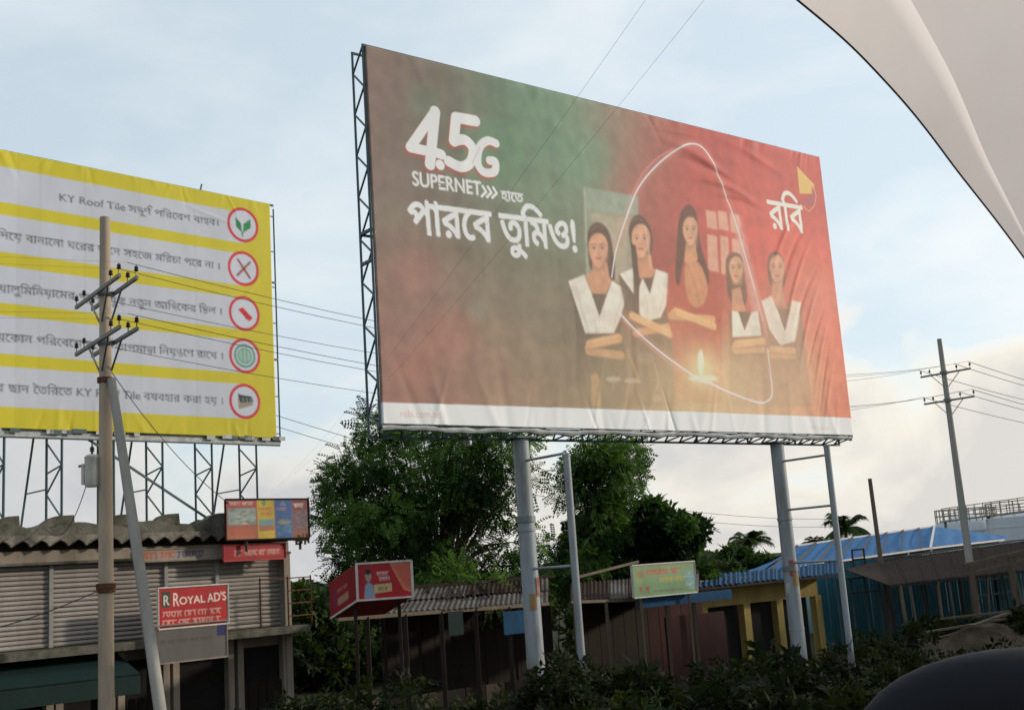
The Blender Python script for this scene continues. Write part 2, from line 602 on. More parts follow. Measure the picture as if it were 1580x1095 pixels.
class Canvas:
    def __init__(self, W, H, tf=None, bgc=(1, 1, 1)):
        self.W, self.H = W, H
        self.a = np.zeros((H, W, 3), np.float32) + np.asarray(bgc, np.float32)
        self.tf = tf or (lambda p: np.asarray(p, float) * (W, H))

    def blend(self, m, col, alpha=1.0):
        m = (m * alpha)[..., None]
        self.a = self.a * (1 - m) + np.asarray(col, np.float32) * m

    def poly(self, pts, col, alpha=1, blur=0, smooth=False):
        p = self.tf(pts)
        if smooth:
            for _ in range(2):
                n = np.roll(p, -1, 0)
                p = np.stack([.75 * p + .25 * n, .25 * p + .75 * n], 1).reshape(-1, 2)
        self.blend(gblur(raster([p], self.W, self.H), blur), col, alpha)

    def ell(self, c, rx, ry, col, alpha=1, blur=0, rot=0):
        t = np.linspace(0, 2 * math.pi, 40, endpoint=False)
        x, y = rx * np.cos(t), ry * np.sin(t)
        p = np.stack([c[0] + x * math.cos(rot) - y * math.sin(rot), c[1] + x * math.sin(rot) + y * math.cos(rot)], 1)
        self.poly(p, col, alpha, blur)

    def line_mask(self, pts, w, closed=False, smooth=True):
        p = self.tf(pts)
        if smooth:                                        # Catmull-Rom
            n = len(p)
            q = []
            for i in range(n if closed else n - 1):
                g = lambda k: p[k % n] if closed else p[min(max(k, 0), n - 1)]
                p0, p1, p2, p3 = g(i - 1), g(i), g(i + 1), g(i + 2)
                for t in np.linspace(0, 1, 8, endpoint=False):
                    q.append(.5 * (2 * p1 + (p2 - p0) * t + (2 * p0 - 5 * p1 + 4 * p2 - p3) * t * t + (3 * p1 - p0 - 3 * p2 + p3) * t ** 3))
            if not closed:
                q.append(p[-1])
            p = np.array(q)
        m = np.zeros((self.H, self.W), np.float32)
        n = len(p)
        for i in range(n if closed else n - 1):
            a, b = p[i], p[(i + 1) % n]
            x0, x1 = int(max(0, min(a[0], b[0]) - w - 2)), int(min(self.W, max(a[0], b[0]) + w + 3))
            y0, y1 = int(max(0, min(a[1], b[1]) - w - 2)), int(min(self.H, max(a[1], b[1]) + w + 3))
            if x1 <= x0 or y1 <= y0:
                continue
            X, Y = np.meshgrid(np.arange(x0, x1) + .5, np.arange(y0, y1) + .5)
            d = b - a
            t = np.clip(((X - a[0]) * d[0] + (Y - a[1]) * d[1]) / (d.dot(d) + 1e-9), 0, 1)
            dist = np.hypot(X - a[0] - t * d[0], Y - a[1] - t * d[1])
            m[y0:y1, x0:x1] = np.maximum(m[y0:y1, x0:x1], np.clip(w / 2 + .5 - dist, 0, 1))
        return m

    def line(self, pts, w, col, alpha=1, blur=0, closed=False, smooth=True):
        self.blend(gblur(self.line_mask(pts, w, closed, smooth), blur), col, alpha)

    def text_mask(self, parts, p_left, p_right, hscale=1.0, bold=0, sc=None, anchor='l'):
        """baseline from p_left to p_right (user coords); sc: canvas px per em, otherwise fitted to the width"""
        con, w = layout(parts)
        a, b = self.tf([p_left, p_right])
        d = (b - a)
        ln = np.linalg.norm(d)
        e = d / ln
        f = np.array([e[1], -e[0]])                       # up
        s = sc or ln / w
        o = a if anchor == 'l' else b - e * w * s
        cs = [o + c[:, :1] * e * s + c[:, 1:] * f * s * hscale for c in con]
        return dilate(raster(cs, self.W, self.H), bold), s

    def text(self, parts, p_left, p_right, col, hscale=1.0, bold=0, alpha=1, sc=None, anchor='l'):
        m, s = self.text_mask(parts, p_left, p_right, hscale, bold, sc, anchor)
        self.blend(m, col, alpha)
        return s

def sheet(name, O, du, w, h, cv, material, parent, base, disp=None, fold=.05):
    """a printed sheet: a fine grid carrying the artwork, its hem folded back round the frame"""
    up = vec(0, 0, 1)
    n = np.cross(du, up)
    W, H = cv.W, cv.H
    u = np.linspace(0, w, W)
    v = np.linspace(h, 0, H)
    U, V = np.meshgrid(u, v)
    D = disp(U, V) if disp else np.zeros_like(U)
    U, V = np.pad(U, 1, 'edge'), np.pad(V, 1, 'edge')
    D = np.pad(D, 1, 'edge')
    fm = np.zeros_like(D)
    fm[0] = fm[-1] = 1
    fm[:, 0] = fm[:, -1] = 1
    D = D - fm * fold
    P = np.asarray(O)[None, None] + U[..., None] * du + V[..., None] * up + D[..., None] * n
    C = np.pad(cv.a, ((1, 1), (1, 1), (0, 0)), 'edge')
    hh, ww = D.shape
    idx = np.arange(hh * ww).reshape(hh, ww)
    faces = np.stack([idx[:-1, :-1], idx[1:, :-1], idx[1:, 1:], idx[:-1, 1:]], -1).reshape(-1, 4)
    return np_mesh(name, P.reshape(-1, 3), faces, material, parent, base, C.reshape(-1, 3), smooth=True)

def project(P):
    q = np.asarray(P) - CAM
    z = q.dot(FWD)
    return np.array([PW / 2 + F_PX * q.dot(RIGHT) / z, PH / 2 - F_PX * q.dot(UPV) / z])

def homography(src, dst):
    A = []
    for (x, y), (u, v) in zip(src, dst):
        A.append([x, y, 1, 0, 0, 0, -u * x, -u * y, -u])
        A.append([0, 0, 0, x, y, 1, -v * x, -v * y, -v])
    h = np.linalg.svd(np.array(A))[2][-1].reshape(3, 3)
    def tf(p):
        p = np.atleast_2d(np.asarray(p, float))
        q = np.c_[p, np.ones(len(p))] @ h.T
        return q[:, :2] / q[:, 2:]
    return tf

# ================================================================== SETTING
ROAD_AZ = 50.0
RD, RN = azdir(ROAD_AZ), aznorm(ROAD_AZ)
def rowpt(s, perp, z):
    """s along the street, perp metres to the shop side of the camera"""
    return RD * s - RN * perp + vec(0, 0, z)

# ground: one sheet, rolling slightly, out to the horizon
gx = np.concatenate([np.linspace(-4000, -120, 12), np.linspace(-100, 100, 161), np.linspace(120, 4000, 12)])
gy = np.concatenate([np.linspace(-4000, -60, 10), np.linspace(-40, 140, 145), np.linspace(160, 6000, 14)])
GX, GY = np.meshgrid(gx, gy)
GZ = -.02 + .05 * np.sin(GX * .7 + 1.3) * np.sin(GY * .53) + .03 * np.sin(GX * 1.9) * np.cos(GY * 1.3 + GX * .4)
GZ[(np.abs(GX) > 101) | (GY < -41) | (GY > 141)] = -.05
gi = np.arange(GX.size).reshape(GX.shape)
gf = np.stack([gi[:-1, :-1], gi[:-1, 1:], gi[1:, 1:], gi[1:, :-1]], -1).reshape(-1, 4)
tag(np_mesh('ground', np.stack([GX, GY, GZ], -1).reshape(-1, 3), gf, M['soil'], smooth=True), kind='structure')

mb = MB()
S0, S1 = -150, 200
prof = [(-14, -.3), (-8.5, 1.95), (6.2, 1.95), (10.5, -.3)]
mb.add([rowpt(s, p, z) for s in (S0, S1) for p, z in prof], [(0, 1, 5, 4), (1, 2, 6, 5), (2, 3, 7, 6)])
tag(mb.build('road_embankment', M['soil']), kind='structure')
mb = MB()
mb.obox(rowpt(S0, -6.5, 1.90), RD * (S1 - S0), -RN * 11, vec(0, 0, .10))
tag(mb.build('road', M['asphalt']), kind='structure')
for i, s in enumerate(range(-60, 120, 9)):
    m_ = MB()
    m_.add([rowpt(s, -1.07, 2.006), rowpt(s + 3, -1.07, 2.006), rowpt(s + 3, -.93, 2.006), rowpt(s, -.93, 2.006)], [(0, 3, 2, 1)])
    tag(m_.build('lane_marking', M['line']), kind='structure')

# ================================================================== BIG BILLBOARD
BAZ = 52.518
BD, BN = azdir(BAZ), aznorm(BAZ)
BO = vec(-2.0264, 17.36, 2.2866 + 3.5)
BW, BH = 11.333, 6.1
up = vec(0, 0, 1)
bcor = [BO + up * BH, BO + BD * BW + up * BH, BO + BD * BW, BO]           # TL TR BR BL
cw, ch = 980, 528
b_tf = homography([(565, 71), (1262, 245), (1313, 669), (587, 656)], [(0, 0), (cw, 0), (cw, ch), (0, ch)])
big = Canvas(cw, ch, b_tf)
K = 1.0
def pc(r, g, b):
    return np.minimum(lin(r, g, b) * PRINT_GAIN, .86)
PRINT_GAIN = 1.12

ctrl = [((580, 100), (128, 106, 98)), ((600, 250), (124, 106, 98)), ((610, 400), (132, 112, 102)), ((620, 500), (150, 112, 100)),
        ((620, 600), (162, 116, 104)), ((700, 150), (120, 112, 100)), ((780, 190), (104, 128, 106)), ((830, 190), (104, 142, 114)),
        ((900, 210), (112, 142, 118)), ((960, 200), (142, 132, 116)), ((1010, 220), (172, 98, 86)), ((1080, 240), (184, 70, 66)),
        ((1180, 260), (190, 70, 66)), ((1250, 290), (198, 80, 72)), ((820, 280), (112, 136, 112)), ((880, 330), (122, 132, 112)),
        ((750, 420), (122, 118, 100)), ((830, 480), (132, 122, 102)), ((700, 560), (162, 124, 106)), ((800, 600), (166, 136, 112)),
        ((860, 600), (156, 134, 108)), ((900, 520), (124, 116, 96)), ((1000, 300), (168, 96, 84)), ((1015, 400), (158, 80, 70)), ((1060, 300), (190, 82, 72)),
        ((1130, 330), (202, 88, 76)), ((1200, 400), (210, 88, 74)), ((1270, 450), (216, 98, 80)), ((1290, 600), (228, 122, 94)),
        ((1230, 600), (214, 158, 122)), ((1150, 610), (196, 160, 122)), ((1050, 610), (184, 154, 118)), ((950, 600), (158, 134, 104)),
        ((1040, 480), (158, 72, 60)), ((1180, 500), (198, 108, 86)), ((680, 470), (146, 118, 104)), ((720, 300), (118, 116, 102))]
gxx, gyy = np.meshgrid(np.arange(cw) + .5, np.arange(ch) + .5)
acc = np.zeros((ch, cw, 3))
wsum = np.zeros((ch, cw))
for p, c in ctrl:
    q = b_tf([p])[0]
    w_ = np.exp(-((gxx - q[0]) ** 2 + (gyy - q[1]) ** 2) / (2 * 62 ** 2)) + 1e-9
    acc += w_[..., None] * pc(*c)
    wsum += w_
big.a = (acc / wsum[..., None]).astype(np.float32)  # base print colours, with the glare over the board mixed in
# soft bokeh behind the type
for (x, y, r, c, al) in [(655, 160, 26, (120, 150, 120), .35), (640, 420, 40, (180, 120, 110), .3), (760, 240, 50, (100, 146, 112), .4),
                         (690, 520, 45, (185, 120, 105), .3), (600, 330, 22, (120, 140, 110), .25), (905, 250, 40, (110, 152, 122), .4),
                         (640, 565, 30, (190, 125, 110), .3), (735, 480, 14, (150, 165, 145), .35)]:
    big.ell((x, y), r, r, pc(*c), al, blur=9)
# vertical joins of the printed lengths
for x0, x1, dl in ((655, 658, .95), (742, 748, 1.04), (855, 861, .93), (967, 981, 1.03), (1090, 1105, .97), (1195, 1212, 1.03)):
    qa, qb = b_tf([(x0, 140), (x1, 640)])
    xm = (qa[0] + qb[0]) / 2
    big.a *= np.where((gxx > xm) & (gxx < xm + 90), 1 + (dl - 1) * np.exp(-(gxx - xm) / 40), 1)[..., None]

def A_(pts):   # tracing frame 1
    return [(870 + x / 3.223, 300 + y / 3.223) for x, y in pts]
def B_(pts):   # tracing frame 2
    return [(860 + x / 2.28, 200 + y / 2.28) for x, y in pts]
SKIN, SKIN2, WHITE, HAIR = pc(220, 164, 132), pc(226, 174, 128), pc(226, 218, 204), pc(96, 74, 62)
DRESS = pc(116, 100, 82)
# mottled, streaky backdrop
gb_ = np.random.default_rng(9)
st = gblur(gb_.standard_normal((ch, cw)), 5)
st = st / st.std()
st2 = np.repeat(gblur(gb_.standard_normal((1, cw)), 6), ch, 0)
st2 = st2 / st2.std()
st3 = np.repeat(gblur(gb_.standard_normal((ch, 1)), 7), cw, 1)
st3 = st3 / st3.std()
big.a *= (1 + .045 * st + .03 * st2 + .03 * st3)[..., None].astype(np.float32)
backdrop = big.a.copy()
# doorway and window of the printed room
big.poly([(900, 290), (986, 304), (978, 420), (905, 470)], pc(158, 160, 138), .8, 2)
big.poly([(903, 291), (985, 305), (984, 335), (904, 322)], pc(148, 164, 146), .8, 1)
big.poly([(912, 330), (975, 338), (960, 430), (915, 440)], pc(178, 164, 140), .8, 2)
big.line([(902, 290), (908, 470)], 2, pc(190, 195, 180), .6, smooth=False)
for (x0, y0, x1, y1) in ((1088, 325, 1103, 355), (1106, 326, 1120, 357), (1124, 330, 1138, 362), (1090, 362, 1105, 420), (1110, 364, 1122, 425), (1128, 368, 1146, 440)):
    big.poly([(x0, y0), (x1, y0 + 3), (x1 + 3, y1), (x0 + 2, y1 - 3)], pc(238, 178, 152), .75, 1.2)
big.poly([(1128, 330), (1140, 335), (1185, 520), (1168, 520)], pc(244, 190, 180), .45, 5)

def face(c, rx, ry, col, tilt=0, hair=HAIR):
    x, y = c
    big.ell((x + rx * .1, y + ry * .95), rx * .75, ry * .22, col * .62, .7, 2)              # shade under the chin
    jaw = [(x - rx, y - ry * .35), (x - rx * .95, y + ry * .15), (x - rx * .62, y + ry * .68), (x - rx * .2, y + ry), (x + rx * .2, y + ry), (x + rx * .62, y + ry * .68),
           (x + rx * .95, y + ry * .15), (x + rx, y - ry * .35), (x + rx * .6, y - ry * .85), (x, y - ry * .98), (x - rx * .6, y - ry * .85)]
    big.poly(jaw, col, 1, 1.0, True)
    big.ell((x + rx * .55, y + ry * .1), rx * .45, ry * .8, col * .80, .55, 2.5)
    big.ell((x - rx * .35, y - ry * .45), rx * .45, ry * .25, np.minimum(col * 1.12, .85), .45, 2.5)
    big.ell((x - rx * .45, y + ry * .25), rx * .25, ry * .16, pc(222, 150, 124), .45, 2)
    for s in (-1, 1):
        big.ell((x + s * rx * .42, y - ry * .10), rx * .22, ry * .06, pc(226, 208, 190), .6, .5)
        big.ell((x + s * rx * .42, y - ry * .10), rx * .12, ry * .06, pc(58, 40, 34), .9, .4)
        big.line([(x + s * rx * .20, y - ry * .15), (x + s * rx * .42, y - ry * .18), (x + s * rx * .66, y - ry * .12)], 1.1, pc(70, 48, 40), .75, .4)
        big.line([(x + s * rx * .18, y - ry * .28), (x + s * rx * .44, y - ry * .34), (x + s * rx * .72, y - ry * .26)], 1.5, pc(78, 56, 46), .7, .5)
    big.line([(x + rx * .06, y - ry * .12), (x + rx * .12, y + ry * .18), (x - rx * .02, y + ry * .24), (x - rx * .14, y + ry * .2)], 1.3, col * .66, .7, .5)
    big.ell((x, y + ry * .47), rx * .30, ry * .065, pc(186, 98, 84), .85, .6)
    big.line([(x - rx * .3, y + ry * .45), (x, y + ry * .47), (x + rx * .3, y + ry * .45)], .9, pc(120, 58, 52), .7, .4)

def arms(a, b, c, d, w, col):
    """two crossed forearms: a-b lies over c-d, a hand at each far end"""
    m1, m2 = big.line_mask([c, d], w * .95), big.line_mask([a, b], w)
    big.blend(gblur(m1, .8), col * .86)
    big.blend(gblur(np.roll(m1, 3, 0) * (1 - m1), 1.5), col * .4, .5)
    big.blend(gblur(np.roll(m2, 3, 0), 2), col * .45, .55)
    big.blend(gblur(m2, .8), col)
    big.blend(gblur(np.roll(m2, -3, 0) * m2 * (1 - np.roll(m2, 4, 0)), 1.5), np.minimum(col * 1.2, .86), .7)
    e = (b[0] - a[0], b[1] - a[1])
    for k in range(4):                                                                    # fingers over the other arm
        p = (b[0] + e[0] * .02 * k, b[1] + e[1] * .02 * k - 3 + k * 2.2)
        big.line([(p[0] - e[0] * .05, p[1]), (p[0] + e[0] * .10, p[1] + 1.2)], w * .24, col * (1.04 - .05 * k), 1, .5)
        big.line([(p[0] - e[0] * .03, p[1] + 1.0), (p[0] + e[0] * .10, p[1] + 2.1)], .8, col * .6, .6, .4)

# pupil one
big.poly(A_([(30, 470), (50, 560), (60, 700), (55, 900), (80, 1060), (300, 1060), (310, 900), (300, 760), (275, 700), (310, 500), (240, 440), (100, 420)]), DRESS, .95, 1.5)
big.poly(A_([(114, 215), (125, 165), (160, 137), (200, 150), (232, 200), (246, 290), (256, 430), (236, 430), (130, 390), (120, 300)]), HAIR, 1, 1, True)
big.poly(A_([(142, 340), (214, 340), (224, 410), (236, 432), (204, 500), (140, 494), (102, 405), (140, 385)]), pc(206, 152, 118), 1, 1)
face(A_([(170, 278)])[0], 15.2, 27, SKIN)
big.poly(A_([(132, 494), (208, 496), (176, 610)]), pc(112, 98, 84), 1, .5)
big.poly(A_([(22, 432), (100, 400), (135, 490), (175, 610), (205, 520), (238, 432), (315, 478), (280, 610), (245, 690), (105, 690), (70, 580)]), WHITE, 1, .6)
big.line(A_([(176, 610), (172, 690)]), 1.2, WHITE * .8, .7, .5)
big.line(A_([(60, 440), (125, 680)]), 1.5, WHITE * .85, .6, .8)
arms(*A_([(270, 715), (128, 745), (120, 778), (282, 800)]), 13.5, SKIN2)

# pupil two
big.poly(A_([(268, 400), (300, 560), (330, 640), (330, 820), (350, 1050), (560, 1050), (560, 760), (552, 690), (522, 600), (522, 400), (450, 380), (340, 370)]), DRESS, .95, 1.5)
big.poly(A_([(318, 165), (345, 108), (385, 102), (425, 150), (440, 205), (442, 270), (420, 320), (352, 320), (328, 240)]), HAIR, 1, 1, True)
big.poly(A_([(360, 310), (430, 300), (440, 365), (458, 380), (430, 420), (380, 418), (360, 400)]), pc(206, 146, 114), 1, 1)
face(A_([(382, 232)])[0], 14.4, 27, SKIN, .05)
big.line(A_([(405, 165), (418, 260), (430, 370)]), 3, pc(250, 190, 170), .6, 1)
big.poly(A_([(388, 415), (440, 415), (424, 496)]), pc(108, 90, 76), 1, .5)
big.poly(A_([(275, 397), (350, 362), (350, 505)]), WHITE * .95, 1, .6)
big.poly(A_([(368, 470), (390, 418), (425, 496), (456, 372), (522, 396), (520, 520), (476, 612), (395, 632), (372, 590)]), WHITE * .97, 1, .6)
big.poly(A_([(330, 240), (358, 258), (374, 430), (366, 610), (344, 600), (342, 400)]), HAIR * .95, 1, .8)
arms(*A_([(336, 605), (520, 690), (350, 690), (528, 655)]), 12.5, SKIN2)

# teacher
TD = pc(178, 88, 68)
big.poly(B_([(388, 490), (440, 452), (500, 450), (548, 515), (575, 630), (580, 960), (410, 960), (400, 720), (378, 640)]), TD, .95, 1.5)
big.poly(B_([(418, 420), (424, 320), (440, 275), (464, 262), (490, 292), (498, 400), (535, 510), (528, 560), (500, 460), (440, 450), (428, 560), (410, 530)]), pc(104, 66, 52), 1, 1, True)
big.poly(B_([(450, 405), (484, 405), (492, 455), (478, 480), (444, 465)]), pc(206, 146, 108), 1, .8)
face(B_([(466, 358)])[0], 11.6, 22.5, pc(218, 164, 132))
big.poly(B_([(440, 470), (492, 455), (530, 540), (520, 610), (480, 632), (452, 590)]), pc(200, 142, 104), .9, 1.5, True)
big.line(B_([(455, 480), (485, 560), (500, 620)]), 2, pc(165, 110, 80), .6, 1)
big.line(B_([(475, 470), (505, 540), (515, 600)]), 2, pc(165, 110, 80), .6, 1)
arms(*B_([(548, 690), (415, 640), (395, 655), (545, 665)]), 12.5, pc(226, 172, 122))
# pupils four and five
big.poly(B_([(600, 640), (604, 760), (598, 965), (745, 965), (742, 770), (712, 640)]), pc(146, 112, 88), .8, 2)
big.poly(B_([(588, 470), (594, 440), (622, 428), (650, 448), (658, 530), (668, 610), (640, 620), (604, 612), (592, 540)]), pc(122, 88, 70), .95, 1, True)
face(B_([(626, 492)])[0], 11, 21, pc(216, 162, 126))
big.poly(B_([(612, 560), (642, 555), (650, 600), (660, 640), (612, 640)]), pc(206, 150, 118), .9, 1)
big.poly(B_([(634, 638), (678, 640), (656, 706)]), pc(128, 104, 86), 1, .5)
big.poly(B_([(612, 636), (634, 640), (656, 706), (680, 642), (702, 636), (714, 722), (614, 727)]), WHITE, 1, .6)
arms(*B_([(722, 742), (628, 752), (622, 775), (720, 770)]), 12, pc(224, 172, 126))
big.poly(B_([(722, 610), (740, 800), (735, 970), (890, 970), (862, 740), (852, 610)]), pc(150, 116, 92), .8, 2)
big.poly(B_([(732, 480), (738, 440), (760, 424), (790, 446), (800, 510), (795, 560), (742, 560)]), pc(120, 84, 68), .95, 1, True)
face(B_([(768, 490)])[0], 11.4, 22, pc(214, 152, 120))
big.poly(B_([(752, 540), (786, 540), (792, 600), (800, 625), (748, 610)]), pc(206, 146, 114), .9, 1)
big.poly(B_([(768, 630), (816, 630), (795, 706)]), pc(132, 106, 88), 1, .5)
big.poly(B_([(714, 602), (748, 584), (772, 640), (795, 708), (812, 640), (820, 600), (852, 606), (846, 660), (830, 742), (780, 756), (742, 702)]), WHITE, 1, .6)
arms(*B_([(826, 776), (752, 770), (752, 794), (826, 794)]), 10.5, pc(224, 168, 122))
for pts in ([(135, 190), (160, 160), (195, 170)], [(345, 135), (375, 122), (405, 150)], [(345, 420), (352, 500), (352, 580)]):
    big.line(A_(pts), 3, pc(150, 122, 100), .45, 1.5)
for pts in ([(60, 470), (95, 600), (120, 680)], [(290, 500), (262, 600), (240, 680)], [(150, 620), (160, 660), (158, 688)], [(400, 500), (412, 570), (410, 620)], [(500, 420), (492, 520), (460, 600)]):
    big.line(A_(pts), 3, pc(186, 176, 160), .5, 1.6)
for pts in ([(90, 820), (110, 920), (100, 1040)], [(200, 840), (190, 940), (210, 1040)], [(430, 740), (420, 860), (440, 1000)], [(500, 720), (510, 860), (500, 1000)]):
    big.line(A_(pts), 5, pc(150, 130, 106), .4, 3)
for pts in ([(430, 740), (440, 840), (432, 940)], [(520, 730), (530, 840), (540, 940)], [(480, 740), (482, 780), (478, 800)]):
    big.line(B_(pts), 5, pc(206, 112, 86), .5, 3)
for pts in ([(640, 830), (645, 940)], [(700, 830), (705, 940)], [(790, 830), (800, 950)], [(845, 820), (855, 940)]):
    big.line(B_(pts), 5, pc(176, 140, 112), .4, 3)
# laboratory glass on the bench
for c, rx, ry in (((945, 585), 12, 4), ((974, 587), 12, 4)):
    big.ell(c, rx, ry, pc(226, 214, 196), .8, .8)
    big.line([(c[0], c[1] + 4), (c[0], c[1] + 18)], 3, pc(206, 186, 160), .5, 1)
big.poly([(911, 580), (918, 574), (924, 582), (926, 626), (912, 626)], pc(222, 168, 108), .8, 1.2)
big.line([(967, 540), (985, 590)], 4, pc(206, 160, 116), .8, 1)
big.ell((995, 552), 14, 9, pc(150, 140, 122), .7, 1.5)
big.line([(1008, 560), (1014, 590), (1004, 612)], 2, pc(214, 196, 170), .6, 1)
big.ell((1012, 614), 8, 6, pc(200, 180, 150), .7, 1)
big.line([(1045, 606), (1075, 628)], 2, pc(236, 206, 160), .6, 1)
big.line([(1060, 629), (1085, 630)], 3, pc(232, 206, 160), .7, 1)
big.line([(1135, 629), (1162, 634)], 4, pc(232, 206, 160), .7, 1)
# burner flame
big.ell((1081, 575), 30, 34, pc(255, 212, 150), .55, 12)
big.ell((1080, 558), 4.5, 20, pc(255, 240, 196), .95, 1.5)
big.ell((1083, 583), 24, 5, pc(255, 232, 190), .9, 2)
# photographic softness: mottled tone on the figures, which sink into the bench at the bottom
fg = gblur(gb_.standard_normal((ch, cw)), 4)
fg = fg / fg.std()
dif = np.clip(np.abs(big.a - backdrop).sum(-1) * 6, 0, 1)
big.a *= (1 + .05 * fg * dif)[..., None].astype(np.float32)
vb = np.clip((gyy / ch - .70) / .22, 0, 1) * .62
mxx = b_tf([(1081, 575)])[0]
warm = np.exp(-((gxx - mxx[0]) ** 2 + (gyy - mxx[1]) ** 2) / (2 * 120 ** 2))
big.a = big.a * (1 - vb[..., None]) + backdrop * .92 * vb[..., None]
big.a = big.a * (1 + warm[..., None] * np.array([.22, .10, .02]))
big.a = np.stack([gblur(big.a[..., k], .7) for k in range(3)], -1).astype(np.float32)
# the trail of light
loop = B_([(190, 520), (205, 430), (240, 320), (285, 210), (350, 130), (420, 75), (470, 55), (512, 72), (548, 128), (582, 215), (620, 320), (652, 425),
           (690, 560), (718, 670), (736, 770), (746, 860), (751, 925), (735, 950), (700, 955), (600, 920), (540, 892), (500, 878), (400, 812), (300, 732), (225, 655), (196, 600)])
big.line(loop[1:-1], 9, pc(250, 150, 140), .45, 5)
big.line(loop[2:13], 2.2, pc(255, 236, 226), .8, .5)
big.line(loop[14:-1], 2.4, pc(255, 236, 226), .95, .5)
big.line(B_([(262, 235), (300, 160), (352, 105), (410, 72)]), 2.4, pc(250, 140, 140), .7, .8)
big.line(B_([(225, 665), (300, 745), (400, 826), (470, 865)]), 2, pc(250, 150, 140), .7, .6)
# burner glow and painted-in windscreen glare as warm washes, then the print's grain
for (x, y, r, c, al) in [(1085, 600, 75, (240, 206, 160), .42), (960, 610, 70, (206, 180, 140), .32), (1190, 590, 70, (244, 200, 160), .36), (1230, 470, 60, (246, 176, 146), .25), (1010, 520, 60, (220, 180, 140), .18)]:
    big.ell((x, y), r, r, pc(*c), al, blur=26)
big.a = np.stack([gblur(big.a[..., k], .7) for k in range(3)], -1)
grain = gblur(rng.standard_normal((ch, cw)), 1.5) * 3 + gblur(rng.standard_normal((ch, cw)), 7) * 9
big.a *= (1 + .022 * grain)[..., None].astype(np.float32)
big.a = np.clip(big.a * .97 + pc(205, 195, 180) * .05, 0, .9)  # pale wash for the windscreen's veiling glare, put into the print colour
big.line(loop[0:9], 2.2, pc(255, 242, 236), .9, .4)
big.ell((1080, 560), 4.0, 18, pc(255, 246, 214), 1, 1.2)
big.ell((1081, 572), 16, 22, pc(255, 226, 176), .45, 7)
big.ell((1083, 583), 22, 4.5, pc(255, 236, 200), .8, 2)
big.line(loop[8:14], 1.6, pc(255, 226, 214), .6, .5)
big.line(loop[15:], 2.2, pc(255, 242, 236), .95, .4)
# operator name and emblem
big.text(["র িব"[0] + "িব"], (1187, 352), (1240, 360), pc(246, 226, 214), 1.25, 1.6)
big.poly([(1228, 259), (1254, 287), (1252, 300), (1232, 300)], pc(232, 190, 112), .95, .5)
big.poly([(1250, 287), (1256, 302), (1254, 318), (1232, 316), (1250, 300)], pc(176, 96, 100), .9, .5)
big.line([(1252, 287), (1257, 304), (1254, 319), (1246, 327), (1233, 316)], 1.5, pc(240, 180, 150), .9, .2, smooth=False)
big.line([(1228, 259), (1254, 287)], 1.2, pc(240, 200, 140), .8, .2, smooth=False)

# 4.5G in rounded strokes with a red inner shade
def C_(pts):
    return [(540 + x / 2.96, 50 + y / 2.96) for x, y in pts]
strokes = [(C_([(392, 366), (276, 528), (405, 556)]), False), (C_([(392, 366), (366, 606)]), False), (C_([(405, 556), (420, 562)]), False),
           (C_([(575, 410), (487, 394), (476, 500)]), False), (C_([(476, 500), (525, 496), (562, 536), (552, 596), (508, 618), (452, 592)]), True),
           (C_([(668, 512), (630, 500), (594, 530), (585, 600), (612, 642), (660, 640), (664, 596), (638, 590)]), True)]
wd = [15, 17, 15, 17, 16, 13]
sh = np.zeros((ch, cw), np.float32)
wm = np.zeros((ch, cw), np.float32)
for (p, s), w_ in zip(strokes, wd):
    wm = np.maximum(wm, big.line_mask(p, w_, smooth=s))
wm = np.maximum(wm, big.line_mask(C_([(412, 608), (413, 609)]), 15, smooth=False))
sh = np.roll(np.roll(wm, 5, 0), -3, 1)
big.blend(gblur(sh, 1.2), pc(178, 96, 84), .75)
big.blend(wm, pc(236, 232, 226))
big.line(C_([(594, 530), (580, 560), (560, 600)]), 1.5, pc(190, 130, 118), .5, .5)
big.text(["SUPERNET"], C_([(284, 700)])[0], C_([(600, 748)])[0], pc(236, 232, 226), 1.18, 1.2)
for yy in (0, 1):
    big.line(C_([(386, 690 + yy * 13), (440, 697 + yy * 13)]), 1.6, pc(120, 118, 104), .9, smooth=False)
for k in range(3):
    big.line(C_([(606 + k * 24, 706 + k * 3), (622 + k * 24, 732 + k * 3), (602 + k * 24, 752 + k * 3)]), 4.2, pc(236, 232, 226), smooth=False)
big.text(["হা" + "েত"], C_([(692, 768)])[0], C_([(792, 782)])[0], pc(236, 232, 226), 1.0, 1.2)
big.text(["পার" + "েব", " ", "ত" + "ু" + "িমও!"], C_([(266, 916)])[0], C_([(1034, 1002)])[0], pc(238, 234, 228), 1.25, 2.1)
# white footer with the web address at both ends
big.poly([(560, 622), (700, 625), (900, 630), (1100, 635), (1330, 643), (1340, 690), (560, 680)], pc(228, 228, 226), 1, .5)
big.text(["robi.com.bd"], (613, 645), (676, 646), pc(222, 172, 162), 1.0, .7, .85)
big.text(["robi.com.bd"], (1246, 660), (1276, 661), pc(230, 178, 166), 1.0, .6, .7)

